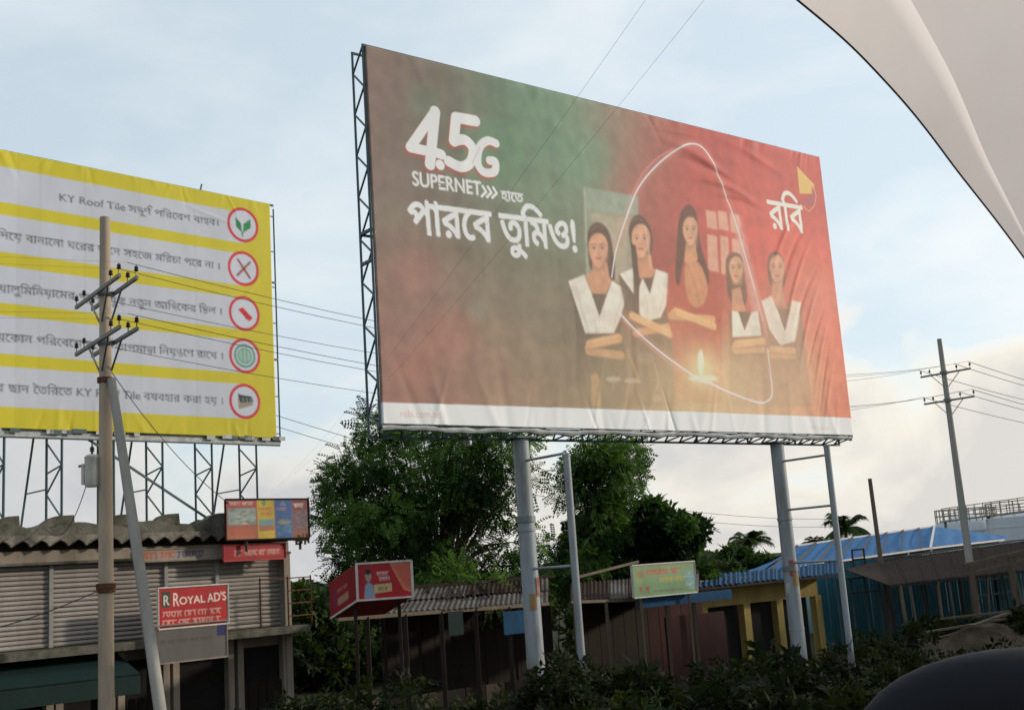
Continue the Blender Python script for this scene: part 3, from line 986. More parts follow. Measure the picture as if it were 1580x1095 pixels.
wr = np.random.default_rng(3)
def big_disp(U, V):
    x, y = U / BW, V / BH                         # y from the bottom
    d = np.zeros_like(U)
    d += .010 * np.sin(U * 1.3 + .5) * np.sin(V * .9)
    # drapes from the top right corner
    for (cx, cy, ang, ln_, wd_, amp, bend) in [(.66, .90, -.30, .16, .10, .020, .3), (.69, .86, -.22, .15, .09, -.016, .3), (.71, .82, -.10, .13, .08, .018, .4),
            (.73, .77, .05, .11, .07, -.014, .5), (.80, .95, -.25, .12, .09, .014, .2), (.86, .66, .95, .12, .06, .016, .3), (.875, .60, 1.0, .13, .06, -.014, .3),
            (.885, .52, 1.05, .13, .05, .017, .2), (.90, .46, 1.0, .12, .05, -.014, .3), (.905, .38, 1.1, .12, .05, .015, .2), (.92, .33, 1.05, .10, .04, -.012, .2),
            (.93, .27, 1.15, .10, .05, .014, .2), (.935, .2, 1.2, .10, .04, -.012, .1), (.94, .13, 1.2, .09, .05, .012, .1), (.60, .965, .05, .12, .06, .010, .2),
            (.30, .05, 1.4, .10, .08, .006, 0), (.47, .22, 1.5, .2, .10, .006, 0), (.16, .8, 1.45, .2, .12, .006, 0)]:
        xx, yy_ = (U - cx * BW), (V - cy * BH)
        a_ = xx * math.cos(ang) + yy_ * math.sin(ang)
        b_ = -xx * math.sin(ang) + yy_ * math.cos(ang) + bend * a_ * a_ * .35
        d += amp * np.exp(-(a_ / (ln_ * BH)) ** 2 - (b_ / wd_) ** 2)
    # upright puckers along the hem
    for _ in range(34):
        cx, wd_, am, hh = wr.uniform(0, 1), wr.uniform(.003, .010), wr.uniform(-.014, .016), wr.uniform(.05, .16)
        d += am * np.exp(-((x - cx + (y - .03) * wr.uniform(-.25, .25)) / wd_) ** 2) * np.exp(-(y / hh) ** 2)
    for _ in range(30):
        cx, wd_, am, hh = wr.uniform(0, 1), wr.uniform(.004, .012), wr.uniform(-.009, .01), wr.uniform(.02, .08)
        d += am * np.exp(-((x - cx + (1 - y) * wr.uniform(-.3, .3)) / wd_) ** 2) * np.exp(-((1 - y) / hh) ** 2)
    return d + .05

base = BO * (1, 1, 0) + BD * 5.6
bb = empty('billboard', base, 'huge red and green billboard on two grey tube columns showing five people in white sashes', 'billboard')
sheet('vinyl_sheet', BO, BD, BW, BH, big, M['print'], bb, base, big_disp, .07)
# steel frame: front and rear grids of angle bars with lattice between
DEP = .34
fb = -BN
mbf = MB()
E0, E1 = -.03, BW + .03
for back in (0, 1):
    o_ = BO + fb * (DEP * back + .01)
    for z in (-.03 if not back else -.16, BH * .5, BH + .02):
        mbf.bar(o_ + BD * E0 + up * z, o_ + BD * E1 + up * z, .035)
    for s in np.linspace(E0, E1, 9):
        mbf.bar(o_ + BD * s + up * (-.045 if not back else -.175), o_ + BD * s + up * (BH + .035), .035)
frame = mbf.build('steel_frame', M['teal_steel'], bb, base)
def lat(p0, p1, q0, q1, n):
    """zig-zag lattice between two chords"""
    for k in range(n):
        a, b = k / n, (k + .5) / n
        c = (k + 1) / n
        P = lambda t: p0 + (p1 - p0) * t
        Q = lambda t: q0 + (q1 - q0) * t
        stick('brace', P(a), Q(b), .024, .024, M['teal_steel'], frame, base)
        stick('brace', Q(b), P(c), .024, .024, M['teal_steel'], frame, base)
f0, r0 = BO + fb * .02, BO + fb * (DEP + .01)
for s, n in ((E0, 9), (E1, 9)):
    lat(f0 + BD * s - up * .03, f0 + BD * s + up * BH, r0 + BD * s - up * .16, r0 + BD * s + up * BH, n)
lat(f0 + BD * E0 - up * .05, f0 + BD * E1 - up * .05, r0 + BD * E0 - up * .16, r0 + BD * E1 - up * .16, 30)
lat(f0 + BD * E0 + up * (BH + .02), f0 + BD * E1 + up * (BH + .02), r0 + BD * E0 + up * (BH + .02), r0 + BD * E1 + up * (BH + .02), 20)
for t in (.42, .50):
    stick('brace', f0 + BD * E0 + up * BH * t, r0 + BD * E0 + up * BH * t, .045, .045, M['teal_steel'], frame, base)
# roll of spare vinyl tied under the bottom edge
mbh = MB()
hp = [BO + BD * s + fb * .02 + up * (-.055 + .018 * math.sin(s * 3.1) + .010 * math.sin(s * 9.7)) for s in np.linspace(0, BW, 90)]
mbh.tube(hp, [.05 + .016 * math.sin(i * 1.7) * math.sin(i * .6) for i in range(90)], 8)
mbh.build('rolled_hem', M['dirty_white'], bb, base, smooth=True)

# columns, and the shorter posts in front of them tied on by bars
def ground_xy(px, py, perp_pt, n):
    r = ray(px, py)
    t = (perp_pt - CAM).dot(n) / r.dot(n)
    return CAM + r * t
pp = BO + fb * .19
cols = []
for px, py, auxpx, auxpy, ties, tpx in ((804, 690, 874, 704, ((712,), (878,)), 0), (1200, 700, 1275.5, 689, ((712,), (787,), (868,)), 0)):
    c = ground_xy(px, py, pp, BN)
    c0 = vec(c[0], c[1], 0)
    mb = MB().tube([c0 - up * .3, c0 + up * 1.2, c0 + up * (BO[2] - .165)], [.150, .148, .132], 20)
    col_ = mb.build('column', M['grey_tube'], bb, base, smooth=True)
    for zc in (2.0, 4.1):
        MB().tube([c0 + up * zc, c0 + up * (zc + .05)], .151, 20).build('weld_collar', M['grey_tube'], col_, base, smooth=True)
    MB().obox(c0 + up * (BO[2] - .165) - BD * .2 - BN * .18, BD * .4, BN * .36, up * .03).build('cap_plate', M['teal_steel'], col_, base)
    # forward post: along the board's normal until it is seen where the post stands
    best = min(np.linspace(.2, 4, 400), key=lambda t: abs(project(c0 + BN * t + up * 5.0)[0] - (auxpx + (project(c0 + BN * t + up * 5.0)[1] - auxpy) * .075 if px < 1000 else auxpx + (project(c0 + BN * t + up * 5.0)[1] - auxpy) * .117)))
    a0 = c0 + BN * best
    zt = min(np.linspace(3, 8, 500), key=lambda z: abs(project(a0 + up * z)[1] - auxpy))
    post = MB().tube([a0 - up * .3, a0 + up * zt], [.062, .058], 16).build('front_post', M['grey_tube'], bb, base, smooth=True)
    MB().tube([a0 + up * zt, a0 + up * (zt + .03)], .064, 16).build('post_cap', M['grey_tube'], post, base)
    for (ty,) in ties:
        z = min(np.linspace(1, 8, 500), key=lambda z: abs(project(c0 + up * z)[1] - ty))
        p, q = c0 + BN * .1 + up * z, a0 - BN * .05 + up * z
        MB().tube([p, q], .022, 10).build('tie_bar', M['grey_tube'], bb, base, smooth=True)
    cols.append((c0, a0))
    hb = np.random.default_rng(int(px))
    for (pyh, a0_, wd_, hh_, cc) in (((876, -.5, .8, .30, 'poster_red'), (893, -.2, .9, .26, 'poster_yellow'), (905, -1.2, .6, .22, 'poster_white')) if px > 1000 else ((905, .3, .7, .30, 'poster_red'), (928, -.6, .8, .25, 'poster_yellow'))):
        zc = min(np.linspace(.2, 6, 500), key=lambda z: abs(project(c0 + up * z)[1] - pyh))
        th0 = math.atan2(-c0[1], -c0[0]) + a0_ + .4
        ring_ = [(math.cos(th0 + wd_ * k / 6), math.sin(th0 + wd_ * k / 6)) for k in range(7)]
        rr_ = .1515
        vv = [c0 + vec(x * rr_, y * rr_, zc + dz) for dz in (-hh_ / 2, hh_ / 2) for x, y in ring_]
        MB().add(vv, [(k, k + 1, k + 8, k + 7) for k in range(6)]).build('pasted_handbill', M[cc], bb, base)
    # pasted handbills and strapping on the column
    zz = min(np.linspace(.5, 6, 400), key=lambda z: abs(project(c0 + up * z)[1] - (806 if px < 1000 else 880)))
    MB().tube([c0 + up * zz, c0 + up * (zz + .10)], .158, 20).build('strap', M['galv'], bb, base, smooth=True)

# ================================================================== YELLOW BILLBOARD ON THE SHOP ROOF
LAZ = 44.548
LD, LN = azdir(LAZ), aznorm(LAZ)
LR = vec(-6.3573, 30.3411, 3.8085 + 3.5)                 # bottom right corner
LH, LW = 6.424, 12.6
LO = LR - LD * LW
lw_, lh_ = 640, 400
l_tf = homography([project(LO + up * LH), project(LR + up * LH), project(LR), project(LO)], [(0, 0), (lw_, 0), (lw_, lh_), (0, lh_)])
YEL, GRY = lin(200, 188, 48), lin(196, 202, 214) * .95
left = Canvas(lw_, lh_, l_tf, YEL)
rows = [(261.8, 316, 323, 370.4), (335.6, 392.7, 387, 435.9), (413.6, 470.7, 455.4, 504), (488.8, 546.8, 521.8, 573), (566.3, 627.6, 590, 644)]
circ = [(373, 348), (374, 415), (375.5, 484), (376, 549), (376, 619)]
for (a, b, c, d), cc in zip(rows, circ):
    va = (l_tf([(0, a)])[0][1] + l_tf([(356.5, c)])[0][1]) / 2
    vb = (l_tf([(0, b)])[0][1] + l_tf([(356.5, d)])[0][1]) / 2
    xe = l_tf([cc])[0][0]
    left.blend(raster([np.array([(-2, va), (xe, va), (xe, vb), (-2, vb)])], lw_, lh_), GRY)
RING = lin(196, 44, 58)
for i, cc in enumerate(circ):
    x, y = l_tf([cc])[0]
    R0 = (l_tf([(cc[0] + 24, cc[1] + 3)])[0][0] - l_tf([(cc[0] - 24, cc[1] - 3)])[0][0]) / 2
    R1 = R0 * 1.0 * (LH / lh_) / (LW / lw_)
    t = np.linspace(0, 2 * math.pi, 48, endpoint=False)
    ry = R0 * (LW / lw_) / (LH / lh_)
    E_ = lambda k: [np.stack([x + R0 * k * np.cos(t), y + ry * k * np.sin(t)], 1)]
    left.blend(raster(E_(1), lw_, lh_), RING)
    left.blend(raster(E_(.83), lw_, lh_), GRY * 1.05)
    P_ = lambda pts: [np.array([(x + R0 * a, y + ry * b) for a, b in pts])]
    if i == 0:
        left.blend(raster(P_([(-.08, .45), (-.45, .15), (-.48, -.38), (-.12, -.05)]), lw_, lh_), lin(30, 120, 70))
        left.blend(raster(P_([(0, .45), (.02, -.05), (.50, -.42), (.50, .1)]), lw_, lh_), lin(34, 132, 78))
        left.blend(raster(P_([(-.1, .4), (.02, .4), (-.02, .72), (-.1, .7)]), lw_, lh_), lin(60, 140, 90))
    elif i == 1:
        for a in range(9):
            an = a * .7
            left.blend(raster(P_([(0, .06), (.55 * math.cos(an), .5 * math.sin(an)), (.06, 0)]), lw_, lh_), lin(206, 110, 70), .6)
        left.blend(raster(P_([(-.45, -.5), (-.32, -.55), (.5, .5), (.38, .58)]), lw_, lh_), lin(130, 60, 50), .9)
        left.blend(raster(P_([(.42, -.5), (.5, -.4), (-.38, .52), (-.48, .42)]), lw_, lh_), lin(130, 60, 50), .9)
    elif i == 2:
        left.blend(raster(P_([(-.42, -.2), (-.1, -.35), (.55, .2), (.3, .42)]), lw_, lh_), lin(200, 36, 44))
        left.blend(raster(P_([(-.1, -.02), (0, -.08), (.2, .3), (.1, .34)]), lw_, lh_), lin(120, 20, 30), .7)
    elif i == 3:
        for k, c in ((.68, lin(70, 150, 120)), (.56, GRY), (.46, lin(96, 160, 136)), (.38, lin(150, 186, 172))):
            left.blend(raster(E_(k), lw_, lh_), c)
        for a in (-.15, .08):
            left.blend(raster(P_([(a, -.4), (a + .07, -.4), (a + .07, .45), (a, .45)]), lw_, lh_), lin(90, 140, 120), .8)
    else:
        left.blend(raster(P_([(-.45, -.2), (.45, -.28), (.5, .2), (-.4, .45)]), lw_, lh_), lin(150, 140, 120))
        left.blend(raster(P_([(-.45, -.42), (-.2, -.35), (.42, -.3), (.56, .0), (-.3, .08)]), lw_, lh_), lin(44, 56, 62))
        for a in (-.2, .05, .3):
            left.blend(raster(P_([(a, -.2), (a + .13, -.2), (a + .16, .0), (a + .03, .02)]), lw_, lh_), lin(110, 130, 130), .8)
INK = lin(70, 70, 80)
l1 = ["KY Roof Tile", " ", "স", ("ম", "প"), "ূ", "ণ", " ", "পিরেবশ", " ", "বা", ("ন", "ধ"), "ব।"]
sc1 = left.text(l1, (89.5, 310.5), (335, 349.5), INK, 1.0, .7)
def lline(parts, y0, xr, yr, k=.96):
    left.text(parts, (0, y0), (xr, yr), INK, 1.1, .7, sc=sc1 * k, anchor='r')
left.line([(226.5, 321.5), (230, 318.5), (233, 321.5)], 1.6, INK, .9)              # hook over the last letter of the first long word
lline(["KY Roof Tile", " ", "িদেয়", " ", "বানােনা", " ", "ঘেরর", " ", "ছােদ", " ", "সহেজ", " ", "মিরচা", " ", "পের", " ", "না", " ", "।"], 369, 337, 416.5)
lline(["অ", "যালুিমিনয়ােমর", " ", "প", "্", "েলপযু", ("ক", "ত"), " ", "নতুন", " ", "আ", "ি", ("ঙ", "গ"), "েকর", " ", "ি", ("স", "ট"), "ল", " ", "।"], 451, 340, 486)
lline(["েযেকান", " ", "পিরেবেশ", " ", "ঘেরর", " ", "তাপমা", ("ত", "র"), "া", " ", "িনয়", ("ন", "ত"), "েণ", " ", "রােখ", " ", "।"], 526, 342, 554.5)
lline(["ঘেরর", " ", "ছাদ", " ", "ৈতিরেত", " ", "KY Roof Tile", " ", "বযবহার", " ", "করা", " ", "হয়", " ", "।"], 604, 342, 623.5)
left.a = np.stack([gblur(left.a[..., k], .6) for k in range(3)], -1)
# sunlit look of the left-hand strip, painted in as a lighter tone
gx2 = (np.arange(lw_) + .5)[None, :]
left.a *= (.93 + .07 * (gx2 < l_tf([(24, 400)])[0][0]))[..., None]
for xs in (60, 130, 215, 300):
    xm = l_tf([(xs, 420)])[0][0]
    left.a *= (1 - .05 * np.exp(-((gx2 - xm) / 1.5) ** 2) + .012 * math.sin(xs) * (gx2 > xm))[..., None]

lr_ = np.random.default_rng(5)
def left_disp(U, V):
    x, y = U / LW, V / LH
    d = .008 * np.sin(U * 1.7) * np.sin(V * 1.1 + 1)
    for _ in range(40):
        cx, wd_, am, hh = lr_.uniform(.2, 1), lr_.uniform(.003, .008), lr_.uniform(-.012, .012), lr_.uniform(.03, .12)
        d += am * np.exp(-((x - cx + y * lr_.uniform(-.3, .3)) / wd_) ** 2) * np.exp(-(y / hh) ** 2)
        cx, wd_, am, hh = lr_.uniform(.2, 1), lr_.uniform(.003, .008), lr_.uniform(-.010, .010), lr_.uniform(.03, .10)
        d += am * np.exp(-((x - cx + (1 - y) * lr_.uniform(-.3, .3)) / wd_) ** 2) * np.exp(-((1 - y) / hh) ** 2)
    for (cx, cy, ang, ln_, wd_, amp) in [(.93, .30, .5, .12, .06, .012), (.90, .42, .35, .12, .05, -.01), (.86, .9, -.2, .1, .05, .01), (.95, .62, .9, .1, .05, .01), (.7, .5, .2, .2, .06, .006)]:
        xx, yy_ = (U - cx * LW), (V - cy * LH)
        a_ = xx * math.cos(ang) + yy_ * math.sin(ang)
        b_ = -xx * math.sin(ang) + yy_ * math.cos(ang)
        d += amp * np.exp(-(a_ / (ln_ * LH)) ** 2 - (b_ / wd_) ** 2)
    return d + .04
ROOF_Z = onplane(220, 806, 22.2, LAZ)[2] - .22
lbase = LR * (1, 1, 0) - LD * 4 + vec(0, 0, ROOF_Z)
lb = empty('billboard', lbase, 'yellow and pale grey striped billboard with red ringed pictograms on thin lattice legs', 'billboard')
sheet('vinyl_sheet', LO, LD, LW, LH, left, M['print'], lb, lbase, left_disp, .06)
mbf = MB()
for z in (-.02, LH * .33, LH * .66, LH + .0):
    mbf.bar(LO - LN * .03 + up * z, LR - LN * .03 + LD * .16 + up * z, .05)
for s in np.linspace(0, LW, 10):
    mbf.bar(LO + LD * s - LN * .09 + up * (-.05), LO + LD * s - LN * .09 + up * LH, .05)
mbf.bar(LR + LD * .16 - LN * .03 - up * .10, LR + LD * .16 - LN * .03 + up * (LH - .1), .035)
lf = mbf.build('steel_frame', M['teal_steel'], lb, lbase)
MB().obox(LO - up * .17 - LN * .02, LD * (LW + .16), -LN * .06, up * .13).build('bottom_beam', M['dirty_white'], lb, lbase)
MB().obox(LO - up * .20 - LN * .03, LD * (LW + .16), -LN * .05, up * .03).build('bottom_angle', M['teal_steel'], lb, lbase)
for k in range(7):
    z = LH * (.02 + .155 * k)
    stick('edge_stub', LR - LN * .03 + up * z, LR + LD * .16 - LN * .03 + up * z, .025, .025, M['teal_steel'], lb, lbase)
a_ = LR - LD * 2.06 - LN * .05 + up * LH
stick('rod', a_, a_ + up * .2 + LD * .05, .035, .035, M['teal_steel'], lb, lbase)
# ragged hem flaps
for k in range(26):
    s = LW - 10.6 * lr_.random()
    MB().obox(LO + LD * s - up * lr_.uniform(.05, .1) + LN * .035, LD * lr_.uniform(.08, .35), LN * .01, up * .1).build('hem_flap', M['teal_steel'] if k % 3 == 0 else M['dirty_white'], lb, lbase)
# lattice legs: ladder of two posts with zig-zag, and a raking brace behind
legs_s = [LW - (project_s) for project_s in (.55, 1.85, 3.2, 4.45, 5.7, 7.0, 8.4, 9.8, 11.2)]
ztop, zbot = LR[2] - .18, ROOF_Z
for i, s in enumerate(legs_s):
    f_ = LO + LD * s - LN * .08
    b_ = LO + LD * s - LN * .90
    f_, b_ = f_ * (1, 1, 0), b_ * (1, 1, 0)
    leg = MB().bar(f_ + up * zbot, f_ + up * (ztop + .5), .045).bar(b_ + up * zbot, b_ + up * (ztop + .5), .045).build('lattice_leg', M['teal_steel'], lb, lbase)
    hs = np.linspace(zbot, ztop, 5)
    for k in range(4):
        stick('brace', (f_ if k % 2 else b_) + up * hs[k], (b_ if k % 2 else f_) + up * hs[k + 1], .03, .03, M['teal_steel'], leg, lbase)
    stick('brace', f_ + up * hs[3], b_ + up * (hs[3] - .12), .03, .03, M['teal_steel'], leg, lbase)
    if i % 2 == 0 or i == 5:
        c_ = b_ - LN * 1.6
        stick('raking_brace', c_ + up * zbot, b_ - LN * .65 + up * (ztop + .5), .04, .04, M['teal_steel'], lb, lbase)
        m_ = zbot + .55 * (ztop - zbot)
        stick('brace', b_ + up * m_, b_ - LN * (.75 + .85 * .45) + up * m_, .03, .03, M['teal_steel'], leg, lbase)
p_ = LO + LD * (LW - 5.1) + up * (-.15) - LN * .1
q_ = LO * (1, 1, 0) + LD * (LW - 1.2) - LN * .1 + up * (ROOF_Z + .05)
stick('long_brace', p_, q_, .05, .05, M['teal_steel'], lb, lbase)

# ================================================================== SHUTTERED SHOP UNDER IT
SPERP = 22.2
def S(px, py):
    return onplane(px, py, SPERP, LAZ)
corner = S(443, 850)
s0 = corner * (1, 1, 0)
def sh_pt(s, back, z):
    """s metres left of the shop's right corner, back metres behind its face"""
    return s0 - LD * s - LN * back + up * z
def shop_s(px, py):
    q = S(px, py)
    return (s0 - q * (1, 1, 0)).dot(LD), q[2]
zs = lambda py, px=220: S(px, py)[2]
_, Z_SHTOP = shop_s(220, 862)
_, Z_SHBOT = shop_s(220, 985)
_, Z_BANDTOP = shop_s(220, 846)
_, Z_PAR = shop_s(220, 806)
SW = 13.0
shop = empty('shop_building', sh_pt(5, 0, 0), 'long two storey shop with beige roller shutters and mossy scalloped parapet', 'building')
sb = base_of(shop)
PT = ROOF_Z
mb = MB()
mb.obox(sh_pt(0, 8, 0), -LD * SW, LN * 7.85, up * PT)
mb.build('wall', M['plaster'], shop, sb)
# parapet, uneven along its top, with stubs of old columns
par = MB()
n = 60
tops = [Z_PAR + .05 * math.sin(k * .9) + .03 * math.sin(k * 2.7) for k in range(n + 1)]
for k in range(n):
    a, b = SW * k / n, SW * (k + 1) / n
    par.hexa(sh_pt(a, .12, Z_BANDTOP + .2), sh_pt(b, .12, Z_BANDTOP + .2), sh_pt(b, -.28, Z_BANDTOP + .2), sh_pt(a, -.28, Z_BANDTOP + .2),
             sh_pt(a, .12, tops[k]), sh_pt(b, .12, tops[k + 1]), sh_pt(b, -.22, tops[k + 1] - .03), sh_pt(a, -.22, tops[k] - .03))
parapet = par.build('parapet', M['mossy'], shop, sb)
for px, w in ((12, 24), (92, 34), (182, 26), (258, 30), (336, 34)):
    s_, _z = shop_s(px, 800)
    ww = w / 1789 * 27
    prof = [(-1.1, 0), (-.7, .07), (-.42, .17), (-.1, .22), (.45, .23), (.5, 0)]
    m_ = MB()
    fr = [sh_pt(s_ - a * ww, -.12, Z_PAR - .06 + h_) for a, h_ in prof]
    bk = [p + (-LN) * .25 for p in fr]
    k_ = len(prof)
    m_.add(fr + bk, [tuple(range(k_)), tuple(range(k_, 2 * k_))[::-1]] + [(i, i + k_, (i + 1) % k_ + k_, (i + 1) % k_) for i in range(k_)])
    m_.build('column_stub', M['mossy'], shop, sb)
# scalloped drip edge: a fluted course of half-round lobes
k = 0
lobe_w = .36
prof = []
while k * lobe_w < SW - .3:
    a = .1 + k * lobe_w
    m_ = MB()
    fr, bk = [], []
    zt = Z_BANDTOP + .30
    arc = [(a, Z_BANDTOP + .22)] + [(a + lobe_w * t, Z_BANDTOP + .22 - .20 * (1 - math.sin(math.pi * t) ** .8)) for t in np.linspace(0, 1, 9)] + [(a + lobe_w, Z_BANDTOP + .22)]
    pts = [(a, zt)] + [(a + lobe_w * t, Z_BANDTOP + .09 + .12 * math.sin(math.pi * t) ** .7) for t in np.linspace(0, 1, 9)] + [(a + lobe_w, zt)]
    fr = [sh_pt(x, -.30, z) for x, z in pts]
    bk = [sh_pt(x, -.22, z) for x, z in pts]
    kk = len(pts)
    m_.add(fr + bk, [(0, i + 1, i) for i in range(1, kk - 1)] + [(kk, kk + i, kk + i + 1) for i in range(1, kk - 1)] + [(i, i + 1, i + 1 + kk, i + kk) for i in range(kk - 1)])
    m_.build('scallop', M['scallop'], parapet, sb)
    k += 1
MB().obox(sh_pt(0, .09, Z_BANDTOP + .0), -LD * SW, LN * .12, up * .22).build('drip_shade_strip', M['dark_wood'], shop, sb)  # dark strip standing in for the shade behind the scallops
MB().obox(sh_pt(0, .1, Z_SHTOP + .02), -LD * SW, LN * .16, up * (Z_BANDTOP + .01 - Z_SHTOP)).build('fascia', M['plaster'], shop, sb)
MB().obox(sh_pt(-.02, .1, Z_SHTOP - .03), -LD * SW, LN * .22, up * .05).build('fascia_moulding', M['mossy'], shop, sb)
MB().obox(sh_pt(.0, .2, 0), -LD * .16, LN * .30, up * Z_SHTOP).build('corner_pier', M['plaster'], shop, sb)
# roller shutters with separate slats
sl_rng = np.random.default_rng(17)
edges = [shop_s(px, 930)[0] for px in (438, 337, 258, 165, 80, -20, -120)]
for a, b in zip(edges[:-1], edges[1:]):
    panel = MB().obox(sh_pt(a + .03, .14, Z_SHBOT), -LD * (b - a - .06), LN * .02, up * (Z_SHTOP - Z_SHBOT - .03)).build('shutter', M['shutter'], shop, sb)
    nsl = 17
    hh = (Z_SHTOP - .03 - Z_SHBOT) / nsl
    me = None
    for k in range(nsl):
        z = Z_SHBOT + k * hh
        if me is None:
            pr = [(0, .0), (.045, .012), (.055, hh * .45), (.035, hh * .9), (0, hh * .97)]
            m_ = MB()
            A0 = [sh_pt(a + .04, .12, z) + LN * d + up * h_ for d, h_ in pr]
            B0 = [sh_pt(b - .04, .12, z) + LN * d + up * h_ for d, h_ in pr]
            q = len(pr)
            m_.add(A0 + B0, [(i, i + 1, i + 1 + q, i + q) for i in range(q - 1)] + [tuple(range(q))[::-1], tuple(range(q, 2 * q))])
            o = m_.build('slat', M['shutter'], panel, sb)
            me = o.data
        else:
            o = bpy.data.objects.new('slat', me)
            COL.objects.link(o)
            o.parent = panel
            dent = sl_rng.normal(0, 1, 3)
            o.location = tuple(LN * (.004 * dent[0]) + up * (hh * k + .003 * dent[1]))
            o.rotation_euler = (0, .0016 * dent[2], 0) if abs(dent[2]) > 1 else (0, 0, 0)
for e in edges:
    MB().obox(sh_pt(e - .04, .14, Z_SHBOT), -LD * .08, LN * .12, up * (Z_SHTOP - Z_SHBOT - .03)).build('shutter_rail', M['shutter_rail'], shop, sb)
# floor slab, green canopy and ground-floor openings
MB().obox(sh_pt(-.1, .1, Z_SHBOT - .16), -LD * SW, LN * .75, up * .15).build('floor_slab', M['mossy'], shop, sb)
a, b = shop_s(175, 1030)[0], shop_s(-90, 1030)[0]
m_ = MB().hexa(*[sh_pt(*p) for p in ((a, .0, Z_SHBOT - .20), (b, .0, Z_SHBOT - .20), (b, -1.1, Z_SHBOT - .62), (a, -1.1, Z_SHBOT - .62),
                                    (a, .0, Z_SHBOT - .17), (b, .0, Z_SHBOT - .17), (b, -1.1, Z_SHBOT - .59), (a, -1.1, Z_SHBOT - .59))])
m_.build('canopy', M['green_awning'], shop, sb)
m_ = MB().obox(sh_pt(a, -1.08, Z_SHBOT - .95), -LD * (b - a), LN * .02, up * .36)
m_.build('canopy_valance', M['green_awning'], shop, sb)
for k, (pa, pb) in enumerate(((440, 370), (355, 270), (255, 185), (170, 90), (75, -10), (-25, -110))):
    a, b = shop_s(pa, 1060)[0], shop_s(pb, 1060)[0]
    MB().obox(sh_pt(a, .13, .1), -LD * (b - a), LN * .03, up * (Z_SHBOT - .5)).build('shop_doorway', M['dark'], shop, sb)
    for f_ in (0, 1):
        e = a + (b - a) * f_
        MB().obox(sh_pt(e - .07, .13, .05), -LD * .14, LN * .2, up * (Z_SHBOT - .25)).build('pier', M['plaster'], shop, sb)
    if k in (0, 2, 4):
        for j in range(5):
            e = a + (b - a) * (j + .5) / 5
            stick('door_plank', sh_pt(e, .08, .1), sh_pt(e, .08, 1.5), (b - a) / 5.6, .03, M['dark_wood'], shop, sb)
# guard rail of thin bars at the corner
rl = empty('railing', sh_pt(.6, -.45, Z_SHBOT), 'rusty ladder like guard rail at the corner of the shuttered shop', 'railing')
rb = base_of(rl)
for s_ in (-.25, .35, 1.05):
    stick('upright', sh_pt(s_, -.5, Z_SHBOT - .005), sh_pt(s_, -.5, Z_SHBOT + 1.05), .03, .03, M['rust'], rl, rb)
for k in range(4):
    stick('rung', sh_pt(-.25, -.5, Z_SHBOT + .2 + .27 * k), sh_pt(.35 if k < 3 else 1.05, -.5, Z_SHBOT + .2 + .27 * k), .025, .025, M['rust'], rl, rb)

# ------------------------------------------------------------------ flat signs
def sign(name, label, cat, tl, br, perp, az, cv, thick=.05, frame_mat=None, tilt=0, rot_az=None):
    a, b = onplane(*tl, perp, az), onplane(*br, perp, az)
    raz = az if rot_az is None else rot_az
    d = azdir(raz)
    w = abs((b - a).dot(azdir(az)))
    h = a[2] - b[2]
    O = a * (1, 1, 0) + up * b[2]
    t = empty(name, O, label, cat)
    n_ = aznorm(raz)
    ob = sheet('printed_face', O + n_ * .012, d, w, h, cv, M['sign'], t, O, None, .008)
    fm = frame_mat or M['white_frame']
    MB().obox(O - n_ * thick, d * w, n_ * (thick + .002), up * h).build('backing_board', fm, t, O)
    for p, q in ((O, O + d * w), (O + up * h, O + up * h + d * w), (O, O + up * h), (O + d * w, O + d * w + up * h)):
        stick('edge_strip', p + n_ * .012, q + n_ * .012, .035, .03, fm, t, O)
    return t, O, d, w, h

def noise_block(cv, x0, y0, x1, y1, cols, n, r, seed=0):
    g = np.random.default_rng(seed)
    for _ in range(n):
        c = cols[g.integers(len(cols))]
        x, y = g.uniform(x0, x1), g.uniform(y0, y1)
        cv.ell((x, y), r * g.uniform(.6, 1.8), r * g.uniform(.4, 1.2), c, .7, .8)

def pseudo(cv, x0, x1, y, h, col, seed=0, bold=.4):
    """a line of print too small and blurred to read: word bars with broken strokes under them"""
    g = np.random.default_rng(seed)
    m = np.zeros((cv.H, cv.W), np.float32)
    ax = h * cv.H / cv.W                                   # em in x units
    x = x0
    while x < x1 - ax * .4:
        wl = min(g.uniform(1.2, 3.2) * ax, x1 - x)
        m = np.maximum(m, cv.line_mask([(x, y - h * .72), (x + wl, y - h * .72)], max(1.0, h * cv.H * .13 + bold), smooth=False))
        xx = x + ax * .1
        while xx < x + wl - ax * .15:
            p = [(xx, y - h * .7), (xx + ax * g.uniform(-.2, .2), y - h * g.uniform(.3, .5)), (xx + ax * g.uniform(-.1, .25), y - h * g.uniform(0, .15))]
            m = np.maximum(m, cv.line_mask(p, max(.9, h * cv.H * .12 + bold), smooth=True))
            xx += ax * g.uniform(.28, .5)
        x += wl + ax * .45
    cv.blend(gblur(m, .9), col)

